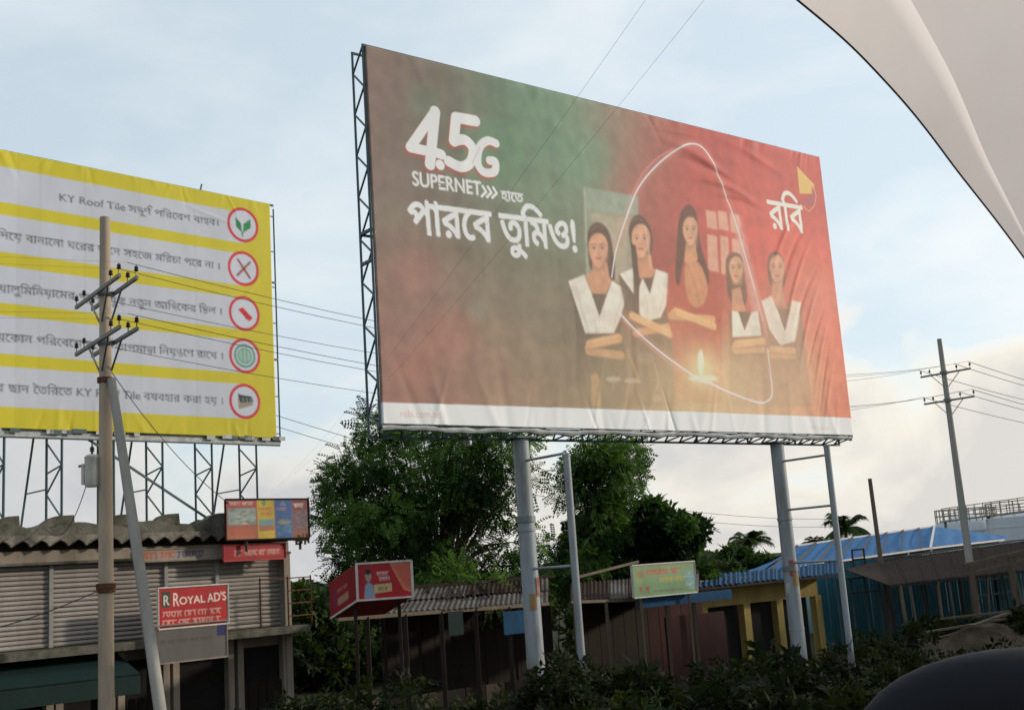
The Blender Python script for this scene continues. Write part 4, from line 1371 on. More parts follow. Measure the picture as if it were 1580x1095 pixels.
w_, h_ = 200, 110
cv = Canvas(w_, h_, None, lin(160, 88, 84))
cv.poly([(0, 0), (.36, 0), (.36, .2), (0, .2)], lin(178, 70, 66))
pseudo(cv, .05, .33, .15, .1, lin(220, 200, 190), 1, .6)
cv.poly([(.03, .24), (.35, .22), (.35, .62), (.03, .64)], lin(150, 172, 168), 1, 1)
noise_block(cv, .05, .26, .33, .6, [lin(96, 130, 128), lin(190, 206, 200), lin(120, 110, 96), lin(210, 200, 180)], 60, .025, 2)
cv.poly([(0, .68), (.36, .68), (.36, 1), (0, 1)], lin(196, 100, 60), .9, 6)
pseudo(cv, .04, .33, .95, .06, lin(190, 130, 110), 3, 0)
cv.poly([(.365, 0), (.57, 0), (.575, 1), (.375, 1)], lin(206, 178, 44))
cv.ell((.45, .09), .025, .09, lin(110, 150, 84), 1, 1)
pseudo(cv, .385, .555, .3, .1, lin(196, 90, 50), 4, .6)
pseudo(cv, .41, .555, .42, .1, lin(196, 90, 50), 5, .6)
cv.poly([(.385, .52), (.565, .5), (.565, .68), (.385, .68)], lin(110, 160, 164))
cv.poly([(.385, .66), (.565, .66), (.565, .78), (.39, .8)], lin(176, 110, 70))
cv.poly([(.58, 0), (.785, 0), (.79, 1), (.585, 1)], lin(26, 96, 164))
cv.poly([(.63, .17), (.68, .05), (.73, .17)], lin(110, 140, 160))
pseudo(cv, .6, .77, .3, .1, lin(170, 130, 160), 6, .6)
cv.ell((.69, .58), .08, .07, lin(150, 160, 140), .9, 2)
cv.line([(.61, .56), (.66, .48), (.73, .55), (.77, .47)], 3, lin(70, 90, 96), .8, 1)
noise_block(cv, .61, .68, .77, .92, [lin(60, 130, 180), lin(110, 150, 150)], 24, .02, 7)
cv.poly([(.79, 0), (1, 0), (1, 1), (.795, 1)], lin(124, 78, 80))
cv.poly([(.8, .0), (1, 0), (1, .28), (.8, .28)], lin(126, 34, 44))
pseudo(cv, .81, .98, .22, .12, lin(224, 210, 206), 8, 1.1)
noise_block(cv, .81, .32, .98, .75, [lin(70, 80, 120), lin(140, 130, 120), lin(112, 92, 110)], 50, .022, 9)
cv.poly([(.8, .8), (1, .78), (1, 1), (.8, 1)], lin(150, 92, 60), .9, 3)
cv.a = np.stack([gblur(cv.a[..., k], .8) for k in range(3)], -1) * .8 + .03
t, O, d, w, h = sign('advertising_banner', 'four coloured banner of red, yellow, blue and maroon panels on the roof corner', 'banner', (347, 770), (477, 829), SPERP - .55, LAZ, cv, .04, M['dark_wood'], rot_az=LAZ)
for s_ in (.25, .9):
    stick('support_pole', O + d * w * s_ - aznorm(LAZ) * .05 + up * (-.25), O + d * w * s_ - aznorm(LAZ) * .05 + up * h * .98, .05, .05, M['wood'], t, O)
stick('support_arm', O + d * w * .9 - aznorm(LAZ) * .06 - up * .02, O + d * w * .3 - aznorm(LAZ) * .6 - up * .02, .05, .05, M['wood'], t, O)
for k in range(9):
    s_ = w * (.8 + .022 * k)
    MB().obox(O + d * s_ - up * (.06 + .09 * math.sin(k * 1.3) ** 2) + aznorm(LAZ) * .004, d * .05, aznorm(LAZ) * .008, up * .16).build('torn_hem', M['dark_wood'], t, O)

cv = Canvas(150, 30, None, lin(150, 24, 32))
cv.poly([(.16, .28), (.96, .2), (.97, .75), (.18, .8)], lin(178, 60, 60), .8, 2)
pseudo(cv, .18, .9, .68, .4, lin(206, 170, 160), 11, .3)
sign('shop_banner', 'narrow faded red banner below the coloured roof corner banner', 'banner', (344, 841), (440, 861), SPERP - .40, LAZ, cv, .03, M['red_frame'])
cv = Canvas(170, 26, None, lin(150, 140, 128))
pseudo(cv, .02, .42, .8, .7, lin(178, 84, 50), 12, .7)
pseudo(cv, .45, .85, .8, .7, lin(80, 74, 110), 13, .5)
sign('painted_shop_name', 'grey strip with orange and violet lettering along the shop fascia', 'sign', (214, 848), (342, 861), SPERP - .12, LAZ, cv, .02, M['plaster'])
cv = Canvas(190, 180, None, lin(178, 34, 38))
cv.poly([(.05, .06), (.17, .06), (.17, .28), (.05, .28)], lin(60, 66, 54))
cv.text(["R"], (.07, .25), (.155, .25), lin(214, 210, 196), 1.3, 1.2)
cv.text(["R"], (.205, .27), (.29, .27), lin(238, 226, 214), 1.75, 1.0)
cv.text(["OYAL"], (.295, .255), (.66, .245), lin(238, 226, 214), 1.0, 1.0)
cv.text(["AD'S"], (.70, .25), (.97, .235), lin(238, 226, 214), 1.25, 1.0)
pseudo(cv, .07, .95, .42, .1, lin(216, 170, 160), 21, .2)
pseudo(cv, .07, .88, .54, .1, lin(216, 170, 160), 22, .2)
cv.a = cv.a[:int(cv.H * .585)]
cv.H = cv.a.shape[0]
cvp = Canvas(120, 50, None, lin(96, 92, 88))
cvp.poly([(.86, 0), (1, 0), (1, .4), (.86, .42)], lin(36, 40, 92))
pseudo(cvp, .08, .8, .5, .12, lin(70, 66, 64), 24, 0)
sign('advertising_board', "red ROYAL AD'S board fixed to the roller shutters", 'sign', (243, 907), (352, 961), SPERP - .80, LAZ, cv, .04, M['white_frame'])

sign('notice_panel', "dull grey panel with a blue corner below the red ROYAL AD'S board", 'sign', (236, 966), (350, 1012), SPERP - .80, LAZ, cvp, .03, M['plaster'])

# ================================================================== POWER POLES AND WIRES
LINE_DIR = None
pl = at(163, 700, 22) * (1, 1, 0)
prr = at(1476, 720, 46) * (1, 1, 0)
pdir = (prr - pl) / np.linalg.norm(prr - pl)
pn = np.array([pdir[1], -pdir[0], 0])
pfar = pl - pdir * 42
def z_at(p0, py):
    return min(np.linspace(0, 16, 1600), key=lambda z: abs(project(p0 + up * z)[1] - py))

def insulator(p, parent, base_):
    MB().lathe(p, [(.010, 0), (.010, .07), (.036, .08), (.042, .105), (.026, .12), (.038, .14), (.032, .16), (.012, .18), (.001, .185)], 10).build('insulator', M['porcelain'], parent, base_, smooth=True)

def power_pole(p0, zt, levels, double, label, m, group, r0=.15, r1=.095, lean=(0, 0), pn=pn, al=1.0):
    t = empty('power_pole', p0, label, 'pole', group)
    b = base_of(t)
    top = p0 + up * zt + vec(lean[0], lean[1], 0)
    MB().tube([p0 - up * .4, p0 + (top - p0) * .5, top], [r0, (r0 + r1) / 2, r1], 18).build('shaft', m, t, b, smooth=True)
    ends = []
    for z in levels:
        c = p0 + (top - p0) * (z / zt)
        row = []
        for sgn in ((-1, 1) if double else (1,)):
            off = pdir * sgn * (.16 if double else .13)
            arm = MB().bar(c + off - pn * al, c + off + pn * al, .05, .065).build('cross_arm', M['galv'], t, b)
            for e in [al * x_ for x_ in ((-.97, -.62, .45, .97) if not double else (-.97, -.6, .97, .62))]:
                insulator(c + off + pn * e + up * .045, arm, b)
            for e in (-1, 1):
                stick('arm_brace', c + off * .8 + pn * e * .55 - up * .03, c + off * .55 + pn * e * .06 - up * .55, .03, .02, M['galv'], arm, b)
        for e in (-.97 * al, .62 * al if double else .45, .97 * al):
            ends.append(c + pn * e + up * .26)
        MB().tube([c - up * .06, c + up * .06], r0 * .9, 18).build('clamp_band', M['galv'], t, b)
    return t, ends

zl = [z_at(pl, 452), z_at(pl, 528)]
ztl = z_at(pl, 336)
tl_pole, ends_l = power_pole(pl, ztl, zl, True, 'tan concrete power pole with double cross arms in front of the yellow billboard', M['pole'], 'concrete power poles', pn=vec(.6, -.8, 0), al=1.3)
zr = [z_at(prr, 575), z_at(prr, 617)]
lean = at(1448, 523, 46) - prr
tr_pole, ends_r = power_pole(prr, z_at(prr, 523), zr, False, 'slender grey power pole with single cross arms standing by the blue roofed hall', M['pole_grey'], 'concrete power poles', .16, .085)
b = base_of(tl_pole)
for py, rr in ((590, .135), (908, .16), (914, .15)):
    z = z_at(pl, py)
    MB().tube([pl + up * z, pl + up * (z + .09)], rr + .012, 18).build('rust_band', M['rust'], tl_pole, b, smooth=True)
# raking strut pole
q = at(172, 585, 21.85)
r1 = at(224, 931, 20.6)
foot = q + (r1 - q) * (q[2] / (q[2] - r1[2]))
MB().tube([foot - up * .2, (foot + q) / 2, q], [.105, .095, .075], 16).build('raking_strut', M['pole_grey'], tl_pole, b, smooth=True)
# transformer on a bracket
tc_ = at(142, 725, 22.0)
tt = empty('transformer', tc_ - up * .3, 'small pale cylindrical transformer hung on the side of the tan pole', 'transformer')
tb = base_of(tt)
MB().lathe(tc_ - up * .3, [(.105, 0), (.125, .03), (.127, .27), (.127, .5), (.132, .51), (.132, .54), (.09, .575), (.02, .59)], 20).build('tank', M['tx'], tt, tb, smooth=True)
MB().lathe(tc_ + up * .285, [(.02, 0), (.02, .04), (.045, .05), (.03, .08), (.045, .09), (.028, .13), (.012, .15), (.012, .22)], 10).build('bushing', M['porcelain'], tt, tb, smooth=True)
for dz in (-.16, .14):
    stick('bracket', tc_ + up * dz, vec(pl[0], pl[1], tc_[2] + dz), .04, .03, M['galv'], tt, tb)
sd = np.array([-RIGHT[0], -RIGHT[1], 0])
stick('terminal', tc_ + sd * .12 + up * .1, tc_ + sd * .24 + up * .08, .03, .04, M['porcelain'], tt, tb)
stick('fuse_box', tc_ + sd * .16 - up * .25, tc_ + sd * .16 + up * .12, .05, .05, M['tx'], tt, tb)
def wire(p, q, sag, label, group, r=.011, n=24, name='power_line'):
    p, q = np.asarray(p), np.asarray(q)
    pts = [p + (q - p) * t - up * sag * 4 * t * (1 - t) for t in np.linspace(0, 1, n)]
    o = MB().tube(pts, r, 5).build(name, M['wire'], None, p)
    return tag(o, label, 'wire', group)
ENDS = ('shop side end', 'middle insulator', 'road side end')
for i, (a, c) in enumerate(zip(ends_l, ends_r)):
    wire(a, c, 1.15, 'power line between the two poles from the %s cross arms, %s' % (('upper', 'lower')[i // 3], ENDS[i % 3]), 'power lines between the poles', .006)
for i, a in enumerate(ends_l):
    wire(a, a - pdir * 42 + up * .1, 1.0, 'power line past the yellow billboard, tan pole %s arms, %s' % (('upper', 'lower')[i // 3], ENDS[i % 3]), 'power lines past the yellow billboard', .0018)
for i, a in enumerate(ends_r):
    wire(a, a + pdir * 45 - up * .2, 1.0, 'power line running on beyond the slender grey pole, %s arm, %s' % (('upper', 'lower')[i // 3], ENDS[i % 3]), 'power lines beyond the grey pole', .012)
wend = sh_pt(.75, -.55, Z_PAR + .55)
for k, px in enumerate((958, 1040)):
    a = at(px, -6, 6.5)
    a2 = a + (a - wend) * .25
    wire(a2, wend + vec(.12 * k, .1 * k, .1 * k), .35, 'thin overhead wire climbing past the front of the red and green billboard', 'overhead wires crossing the big billboard', .0008, 40, 'overhead_wire')
wire(tc_ - up * .25 + sd * .1, sh_pt(5.6, -.2, Z_PAR), .5, 'slack service wire from the transformer to the shop parapet', None, .008)
wire(pl + up * z_at(pl, 560), sh_pt(1.2, -.25, Z_PAR + .1), .3, 'slack service wire from the tan pole to the shop roof corner', None, .008)
wire(pl + up * z_at(pl, 905), sh_pt(9.6, -.3, Z_SHBOT + .4), .35, 'drooping cable across the roller shutters from the tan pole', None, .010)
for k in range(2):
    wire(onplane(424, 640 + 17 * k, 34, 48), onplane(1300, 800 + 12 * k, 34, 48), 1.0, 'low thin cable seen under the billboards behind the tree', 'low cables behind the trees', .010)

# ================================================================== FOLIAGE
def rot_from(fwd, roll):
    f = fwd / np.linalg.norm(fwd, axis=1, keepdims=True)
    ref = np.where(np.abs(f[:, 2:3]) > .95, np.array([[1., 0, 0]]), np.array([[0, 0, 1.]]))
    s = np.cross(ref, f)
    s /= np.linalg.norm(s, axis=1, keepdims=True)
    u = np.cross(f, s)
    c, sn = np.cos(roll)[:, None], np.sin(roll)[:, None]
    s2, u2 = s * c + u * sn, u * c - s * sn
    return np.stack([f, s2, u2], 2)                       # columns: along, side, up

def sprig(pairs, ll, lw, droop=.25):
    """pinnate spray of leaflets along +x, unit length"""
    v, f = [], []
    for k in range(pairs):
        x = .12 + .78 * k / max(1, pairs - 1)
        for sd_ in (-1, 1):
            a = np.array([x, 0, -droop * x * x])
            t = a + np.array([ll * .55, sd_ * ll, -.12 * ll])
            m_ = (a + t) / 2
            sdv = np.array([lw, -sd_ * lw * .55, .10 * lw])
            o = len(v)
            v += [a, m_ + sdv, t, m_ - sdv]
            f.append((o, o + 1, o + 2, o + 3))
    o = len(v)
    v += [np.array([.9, 0, -droop * .8]), np.array([1.05, lw, -droop]), np.array([.9 + ll, 0, -droop * 1.2]), np.array([1.05, -lw, -droop])]
    f.append((o, o + 1, o + 2, o + 3))
    return np.array(v), np.array(f)

def rosette(n, lw, seed):
    g = np.random.default_rng(seed)
    v, f = [], []
    for k in range(n):
        a = 2 * math.pi * k / n + g.uniform(-.4, .4)
        e = g.uniform(-.5, .6)
        d = np.array([math.cos(a) * math.cos(e), math.sin(a) * math.cos(e), math.sin(e)])
        s_ = np.array([-math.sin(a), math.cos(a), 0]) * lw
        l = g.uniform(.7, 1.1)
        o = len(v)
        v += [d * .08, d * l * .5 + s_, d * l - np.array([0, 0, .15]), d * l * .5 - s_ + np.array([0, 0, .05])]
        f.append((o, o + 1, o + 2, o + 3))
    return np.array(v), np.array(f)

def scatter(name, tv, tf_, pos, fwd, scale, cols, material, parent, base_, g):
    n = len(pos)
    R = rot_from(fwd, g.uniform(0, 2 * math.pi, n) if False else g.normal(0, .7, n))
    V = np.einsum('nij,kj->nki', R, tv) * scale[:, None, None] + pos[:, None, :]
    k = len(tv)
    Fc = (tf_[None] + (np.arange(n) * k)[:, None, None]).reshape(-1, tf_.shape[1])
    C = np.repeat(cols, k, 0)
    o = np_mesh(name, V.reshape(-1, 3), Fc, material, parent, base_, C)
    o['kind'] = 'stuff'
    return o

def inside(poly, p):
    x, y = p
    r = False
    n = len(poly)
    for i in range(n):
        (x0, y0), (x1, y1) = poly[i], poly[(i + 1) % n]
        if (y0 > y) != (y1 > y) and x < (x1 - x0) * (y - y0) / (y1 - y0) + x0:
            r = not r
    return r

def green(g, n, dark, light):
    t = np.clip(g.normal(.45, .3, n), 0, 1)[:, None]
    c = np.array(dark) * (1 - t) + np.array(light) * t
    return c * g.uniform(.8, 1.2, (n, 1))

def tree(label, cat, outline, d, depth, nclump, crad, per, tmpl, lscale, dark, light, seed, trunk_px, trunk_r, fork, group=None, name='leafy_tree', holes=()):
    g = np.random.default_rng(seed)
    xs, ys = [p[0] for p in outline], [p[1] for p in outline]
    cl = []
    tries = 0
    while len(cl) < nclump and tries < 20000:
        tries += 1
        p = (g.uniform(min(xs), max(xs)), g.uniform(min(ys), max(ys)))
        if not inside(outline, p) or any(math.hypot(p[0] - h[0], p[1] - h[1]) < h[2] for h in holes):
            continue
        w_ = at(p[0], p[1], d + g.uniform(-depth, depth))
        if any(np.linalg.norm(w_ - c) < crad * .62 for c in cl):
            continue
        cl.append(w_)
    root = at(trunk_px, 900, d) * (1, 1, 0)
    t = empty(name, root, label, cat, group)
    b_ = base_of(t)
    zf = min(c[2] for c in cl) * (1 - fork) + max(c[2] for c in cl) * fork
    top = np.mean(cl, 0) * (.4, .4, 0) + root * (.6, .6, 0) + up * zf
    mbt = MB()
    bend = (root + top) / 2 + vec(g.normal(0, .12), g.normal(0, .12), 0)
    mbt.tube([root - up * .3, root + up * .5, bend, top], [trunk_r * 1.25, trunk_r, trunk_r * .85, trunk_r * .6], 10)
    for c in cl:
        st = root + (top - root) * g.uniform(.55, 1.0)
        mid = (st + c) / 2 + up * g.uniform(.0, .35) * np.linalg.norm(c - st) * .4 + g.normal(0, .08, 3)
        mbt.tube([st, (st + mid) / 2 + g.normal(0, .05, 3), mid, c], [trunk_r * .34, trunk_r * .25, trunk_r * .16, .008], 5)
    mbt.build('trunk', M['bark'], t, b_, smooth=True)
    P, Fd, Sc, Tn = [], [], [], []
    for c in cl:
        n = int(per * g.uniform(.6, 1.4))
        u = g.normal(0, 1, (n, 3))
        u /= np.linalg.norm(u, axis=1, keepdims=True)
        r = crad * g.uniform(.75, 1.3) * g.uniform(.15, 1, (n, 1)) ** .55
        P.append(c + u * r * (1, 1, .75))
        Fd.append(u + g.normal(0, .5, (n, 3)) + (0, 0, -.25))
        Sc.append(lscale * g.uniform(.65, 1.3, n))
        tone = np.clip(g.normal(.42, .36) + g.normal(0, .16, (n, 1)), 0, 1)
        Tn.append((np.array(dark) * (1 - tone) + np.array(light) * tone) * g.uniform(.8, 1.2, (n, 1)))
    P, Fd, Sc = np.concatenate(P), np.concatenate(Fd), np.concatenate(Sc)
    scatter('crown', tmpl[0], tmpl[1], P, Fd, Sc, np.concatenate(Tn), M['leaf'], t, b_, g)
    return t

fine = sprig(6, .17, .055)
broad = rosette(6, .24, 2)
small = rosette(7, .16, 4)
tree('large feathery green tree behind the patched shed, its top under the red and green billboard', 'tree',
     [(572, 655), (640, 632), (800, 632), (815, 700), (826, 790), (850, 840), (850, 900), (760, 925), (640, 925), (560, 905), (492, 925), (478, 895), (512, 855), (503, 805), (528, 765), (523, 722), (548, 690)],
     31, 1.8, 88, .60, 112, fine, .40, (.009, .026, .011), (.12, .23, .055), 11, 690, .22, .25, 'trees behind the sheds', holes=((632, 800, 13), (590, 850, 10), (735, 830, 9)))
tree('slim light crowned tree rising between the billboard columns', 'tree',
     [(872, 712), (897, 694), (935, 680), (972, 696), (976, 738), (948, 768), (958, 800), (925, 870), (905, 905), (852, 905), (858, 820), (866, 770)],
     34, 1.1, 40, .43, 110, fine, .38, (.009, .026, .011), (.12, .22, .055), 12, 905, .13, .3, 'trees behind the sheds', holes=((862, 790, 14), (870, 735, 8)))
tree('dark round crowned broad leaf tree beside the green signboard', 'tree',
     [(890, 812), (950, 790), (1005, 784), (1055, 788), (1085, 808), (1080, 838), (1108, 858), (1092, 888), (1000, 905), (895, 905)],
     35, 1.3, 44, .48, 110, broad, .24, (.007, .020, .009), (.06, .115, .03), 13, 985, .16, .2, 'trees behind the sheds')
tree('low rounded shrub at the foot of the coconut palm', 'shrub', [(1113, 868), (1140, 855), (1170, 856), (1196, 872), (1196, 890), (1113, 890)],
     62, 1.2, 12, .7, 90, broad, .42, (.010, .024, .010), (.05, .085, .022), 14, 1155, .12, .2, name='shrub')

def palm(px, py, d, fl, nf, seed, label, base_y=None):
    g = np.random.default_rng(seed)
    c = at(px, py, d)
    root = c * (1, 1, 0) + vec(.4, .3, 0)
    t = empty('palm_tree', root, label, 'palm', 'coconut palms')
    b_ = base_of(t)
    mid = (root + c) / 2 + vec(-.15, 0, 0)
    MB().tube([root - up * .3, mid, c], [.2, .16, .12], 10).build('trunk', M['palm_bark'], t, b_, smooth=True)
    V, Fc, C = [], [], []
    nv = 0
    for k in range(nf):
        a = 2 * math.pi * k / nf + g.uniform(-.25, .25)
        e = g.uniform(.0, 1.15)
        h_ = np.array([math.cos(a), math.sin(a), 0])
        L_ = fl * g.uniform(.8, 1.1)
        pts = []
        for s_ in np.linspace(0, 1, 14):
            pts.append(c + h_ * L_ * s_ * math.cos(e) * (1 - .12 * s_) + up * (L_ * (s_ * math.sin(e) - .62 * s_ * s_ * (1 - .25 * math.sin(e)))))
        side = np.array([-h_[1], h_[0], 0])
        col_ = np.array((.012, .028, .010)) * (1 - .5) + np.array((.055, .085, .022)) * g.uniform(.2, 1)
        for i in range(1, 14):
            p, q = pts[i - 1], pts[i]
            dr = (q - p) / np.linalg.norm(q - p)
            for hh in (0, .5):
                for sd_ in (-1, 1):
                    o_ = p + (q - p) * hh
                    ll = fl * .34 * (1 - .6 * abs(i / 14 - .4)) * g.uniform(.8, 1.1)
                    tip = o_ + side * sd_ * ll * .75 + dr * ll * .5 - up * ll * g.uniform(.3, .7)
                    wv = dr * fl * .022
                    V += [o_ - wv, o_ + wv, tip]
                    Fc.append((nv, nv + 1, nv + 2))
                    C += [col_] * 3
                    nv += 3
        MB().tube(pts[::3] + [pts[-1]], [.03 * fl / 2, .024 * fl / 2, .018 * fl / 2, .012, .008, .005][:len(pts[::3]) + 1], 5).build('frond_rib', M['palm_bark'], t, b_)
    o = np_mesh('fronds', np.array(V), np.array(Fc), M['leaf'], t, b_, np.array(C))
    o['kind'] = 'stuff'
palm(1157, 838, 95, 2.6, 22, 21, 'coconut palm beside the shrub left of the blue tarpaulin roof')
palm(1304, 816, 95, 2.9, 24, 22, 'bushy coconut palm rising behind the blue tarpaulin roof')
palm(1256, 838, 130, 2.0, 16, 23, 'small distant coconut palm peeping over the blue tarpaulin roof')

# ================================================================== SHEDS AND LOW SHOPS ALONG THE ROW
def R(px, py, perp, az=ROAD_AZ):
    return onplane(px, py, perp, az)

def corrugated(a, b, c, d, pitch, amp, n_v=2, thick=.006):
    """sheet a-b (upper edge) to d-c (lower edge), flutes run down the slope"""
    a, b, c, d = map(np.asarray, (a, b, c, d))
    w = np.linalg.norm(b - a)
    n = max(4, int(w / pitch) * 6)
    nr = np.cross(b - a, d - a)
    nr = nr / np.linalg.norm(nr)
    if nr[2] < 0:
        nr = -nr
    vs, fs = [], []
    for j in range(n_v):
        t = j / (n_v - 1)
        for i in range(n + 1):
            s_ = i / n
            p = (a + (b - a) * s_) * (1 - t) + (d + (c - d) * s_) * t
            vs.append(p + nr * amp * math.sin(2 * math.pi * s_ * w / pitch))
    for j in range(n_v - 1):
        for i in range(n):
            o = j * (n + 1) + i
            fs.append((o, o + 1, o + n + 2, o + n + 1))
    return MB().add(vs, fs)

def sheets(part, a, b, c, d, n, pitch, amp, mats, parent, base_, g, lift=.012):
    """a roof slope laid in overlapping sheets, each an object of its own"""
    a, b, c, d = map(np.asarray, (a, b, c, d))
    for k in range(n):
        s_, e = k / n, min(1, (k + 1.08) / n)
        j = lambda: g.normal(0, .02, 3)
        z = up * lift * (k % 2)
        ex = (d - a) / np.linalg.norm(d - a) * g.uniform(-.06, .1)
        corrugated(a + (b - a) * s_ + z, a + (b - a) * e + z, d + (c - d) * e + z + ex, d + (c - d) * s_ + z + ex, pitch, amp).build(part, mats[g.integers(len(mats))], parent, base_, smooth=False)

g = np.random.default_rng(31)
def flat(p):
    return np.asarray(p) * (1, 1, 0)

# --- patched tin shed under the feathery tree
p0, p1 = R(560, 948, 20.6), R(846, 928, 20.6)
q0, q1 = R(585, 914, 23.0), R(846, 893, 23.0)
shed = empty('patched_shed', flat((p0 + p1) / 2), 'low shed with a patched grey tin roof under the feathery tree', 'shed', None)
b0 = base_of(shed)
mids = (q0 + p0) / 2, (q1 + p1) / 2
sheets('roof_sheet', q0 + up * .02, q1 + up * .02, mids[1] + up * .0, mids[0] + up * .0, 6, .15, .014, [M['tin'], M['tin'], M['rusty_tin']], shed, b0, g)
sheets('roof_sheet', mids[0] - up * .03, mids[1] - up * .03, p1, p0, 5, .15, .014, [M['tin']], shed, b0, g)
for k in range(11):
    s_ = g.uniform(.05, .95)
    a = q0 + (q1 - q0) * s_ + up * .06
    c = p0 + (p1 - p0) * (s_ + g.uniform(-.04, .08)) + up * .06
    t0 = g.uniform(0, .5)
    stick('roof_batten', a + (c - a) * t0, a + (c - a) * min(1, t0 + g.uniform(.2, .4)), .05, .04, M['dark_wood'], shed, b0)
stick('ridge_pole', q0 + up * .07 - RD * .8, q1 + up * .07 + RD * .2, .09, .08, M['dark_wood'], shed, b0)
stick('eave_pole', p0 - up * .04 - RD * .6, p1 - up * .04, .08, .08, M['bamboo'], shed, b0)
for k in range(6):
    f_ = p0 + (p1 - p0) * (k + .1) / 5.4
    stick('post', flat(f_), f_ - up * .05, .09, .09, M['dark_wood'], shed, b0)
    f_ = q0 + (q1 - q0) * (k + .1) / 5.4
    stick('post', flat(f_), f_, .09, .09, M['dark_wood'], shed, b0)
for k in range(14):
    a, c = flat(q0) + (flat(q1) - flat(q0)) * k / 14, flat(q0) + (flat(q1) - flat(q0)) * (k + .96) / 14
    MB().obox(a + up * .05, c - a, RN * .03, up * (q0[2] - .15)).build('wall_board', M['dark_wood'], shed, b0)
for k in range(9):
    a, c = flat(p0) + (flat(p1) - flat(p0)) * k / 9, flat(p0) + (flat(p1) - flat(p0)) * (k + .95) / 9
    MB().obox(a + up * .05 - RN * .4, c - a, RN * .03, up * 1.0).build('counter_board', M['dark_wood'] if k % 3 else M['wood'], shed, b0)
# blue and red cloths hung under the eave
for (px, w_, col_) in ((690, 20, 'green_awning'), (775, 52, 'blue_tin')):
    a = R(px, 940, 20.55)
    MB().obox(a - up * .55, RD * w_ / 1789 * 27 * 1.3, RN * .02, up * .5).build('hanging_cloth', M[col_], shed, b0)

# --- red light-box sign on the shed's end
O = onplane(552, 926, 20.9, 72)
dA, dB = azdir(72), azdir(-38)
dB = dB + vec(0, 0, -.30)
wA, wB, hS = 1.0, 1.0, .64
lbx = empty('lightbox_sign', O, 'red boxed advertising sign with white edges on the end of the patched shed', 'sign')
cv = Canvas(150, 84, None, lin(176, 24, 34))
cv.poly([(.0, .0), (1, 0), (1, 1), (0, 1)], lin(176, 24, 34))
cv.poly([(.58, .0), (1, 0), (1, .9), (.83, .78)], lin(206, 124, 92))
cv.poly([(.66, .1), (1, .05), (1, .8), (.86, .7)], lin(196, 84, 74), .8, 2)
cv.ell((.2, .42), .12, .4, lin(150, 30, 60), .5, 5)
cv.poly([(.12, .95), (.14, .62), (.2, .52), (.28, .6), (.32, .95)], lin(140, 160, 182), 1, 1)
cv.ell((.205, .36), .055, .15, lin(170, 140, 124), 1, .8)
cv.ell((.205, .24), .055, .08, lin(40, 34, 36), 1, .8)
pseudo(cv, .36, .62, .36, .12, lin(230, 200, 196), 41, .6)
pseudo(cv, .4, .6, .5, .12, lin(230, 200, 196), 42, .6)
cv.poly([(.3, .6), (.62, .58), (.62, .8), (.3, .84)], lin(206, 180, 130), 1, .6)
pseudo(cv, .38, .55, .77, .11, lin(110, 50, 30), 44, .4)
cv2 = Canvas(110, 70, None, lin(140, 20, 34))
pseudo(cv2, .3, .7, .45, .12, lin(190, 120, 120), 43, .5)
cv2.poly([(.3, .6), (.7, .58), (.7, .78), (.3, .8)], lin(170, 130, 110), 1, .8)
cv2.ell((.2, .55), .09, .3, lin(120, 40, 80), .7, 3)
nA = np.array([dA[1], -dA[0], 0])
sheet('printed_face', O + nA * .012, dA, wA, hS, cv, M['sign'], lbx, O, None, .008)
sheet('printed_face', O + dB * wB + np.cross(-dB, up) * .014, -dB, wB, hS, cv2, M['sign'], lbx, O, None, .008)
MB().hexa(O, O + dA * wA, O + dA * wA + dB * wB, O + dB * wB, O + up * hS, O + dA * wA + up * hS, O + dA * wA + dB * wB + up * hS, O + dB * wB + up * hS).build('box', M['red_frame'], lbx, O)
for p, q in ((O, O + dA * wA), (O + up * hS, O + up * hS + dA * wA), (O - up * .02, O + up * (hS + .02)), (O + dA * wA, O + dA * wA + up * hS), (O, O + dB * wB)):
    stick('edge_strip', p + nA * .014, q + nA * .014, .045, .035, M['white_frame'], lbx, O)
for f_ in (.1, .9):
    a = O + dA * wA * f_ + dB * .3
    stick('leg', flat(a), a, .06, .06, M['dark_wood'], lbx, O)

# --- grey roofed stall with the green signboard
p0, p1 = R(880, 925, 20.2), R(1078, 918, 20.2)
q0, q1 = R(880, 900, 22.6), R(1078, 884, 22.6)
stall = empty('market_stall', flat((p0 + p1) / 2), 'grey tin roofed stall carrying the pale green signboard', 'stall')
b0 = base_of(stall)
sheets('roof_sheet', q0, q1, p1, p0, 7, .15, .014, [M['tin'], M['tin'], M['rusty_tin']], stall, b0, g)
stick('eave_pole', p0 - up * .05, p1 - up * .05, .07, .07, M['bamboo'], stall, b0)
stick('roof_pole', R(885, 898, 21.6) + up * .1, R(985, 872, 21.6) + up * .1, .06, .06, M['bamboo'], stall, b0)
for k in range(5):
    f_ = p0 + (p1 - p0) * (k + .1) / 4.3
    stick('post', flat(f_), f_ - up * .05, .08, .08, M['wood'], stall, b0)
for k in range(11):
    a, c = flat(q0) + (flat(q1) - flat(q0)) * k / 11, flat(q0) + (flat(q1) - flat(q0)) * (k + .96) / 11
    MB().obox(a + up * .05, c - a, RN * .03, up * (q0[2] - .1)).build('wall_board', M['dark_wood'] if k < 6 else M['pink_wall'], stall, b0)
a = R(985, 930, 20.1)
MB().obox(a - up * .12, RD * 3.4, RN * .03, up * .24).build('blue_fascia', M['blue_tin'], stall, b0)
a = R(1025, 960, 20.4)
MB().obox(flat(a) + up * .1, RD * 2.2, RN * .05, up * 2.0).build('pink_front', M['pink_wall'], stall, b0)

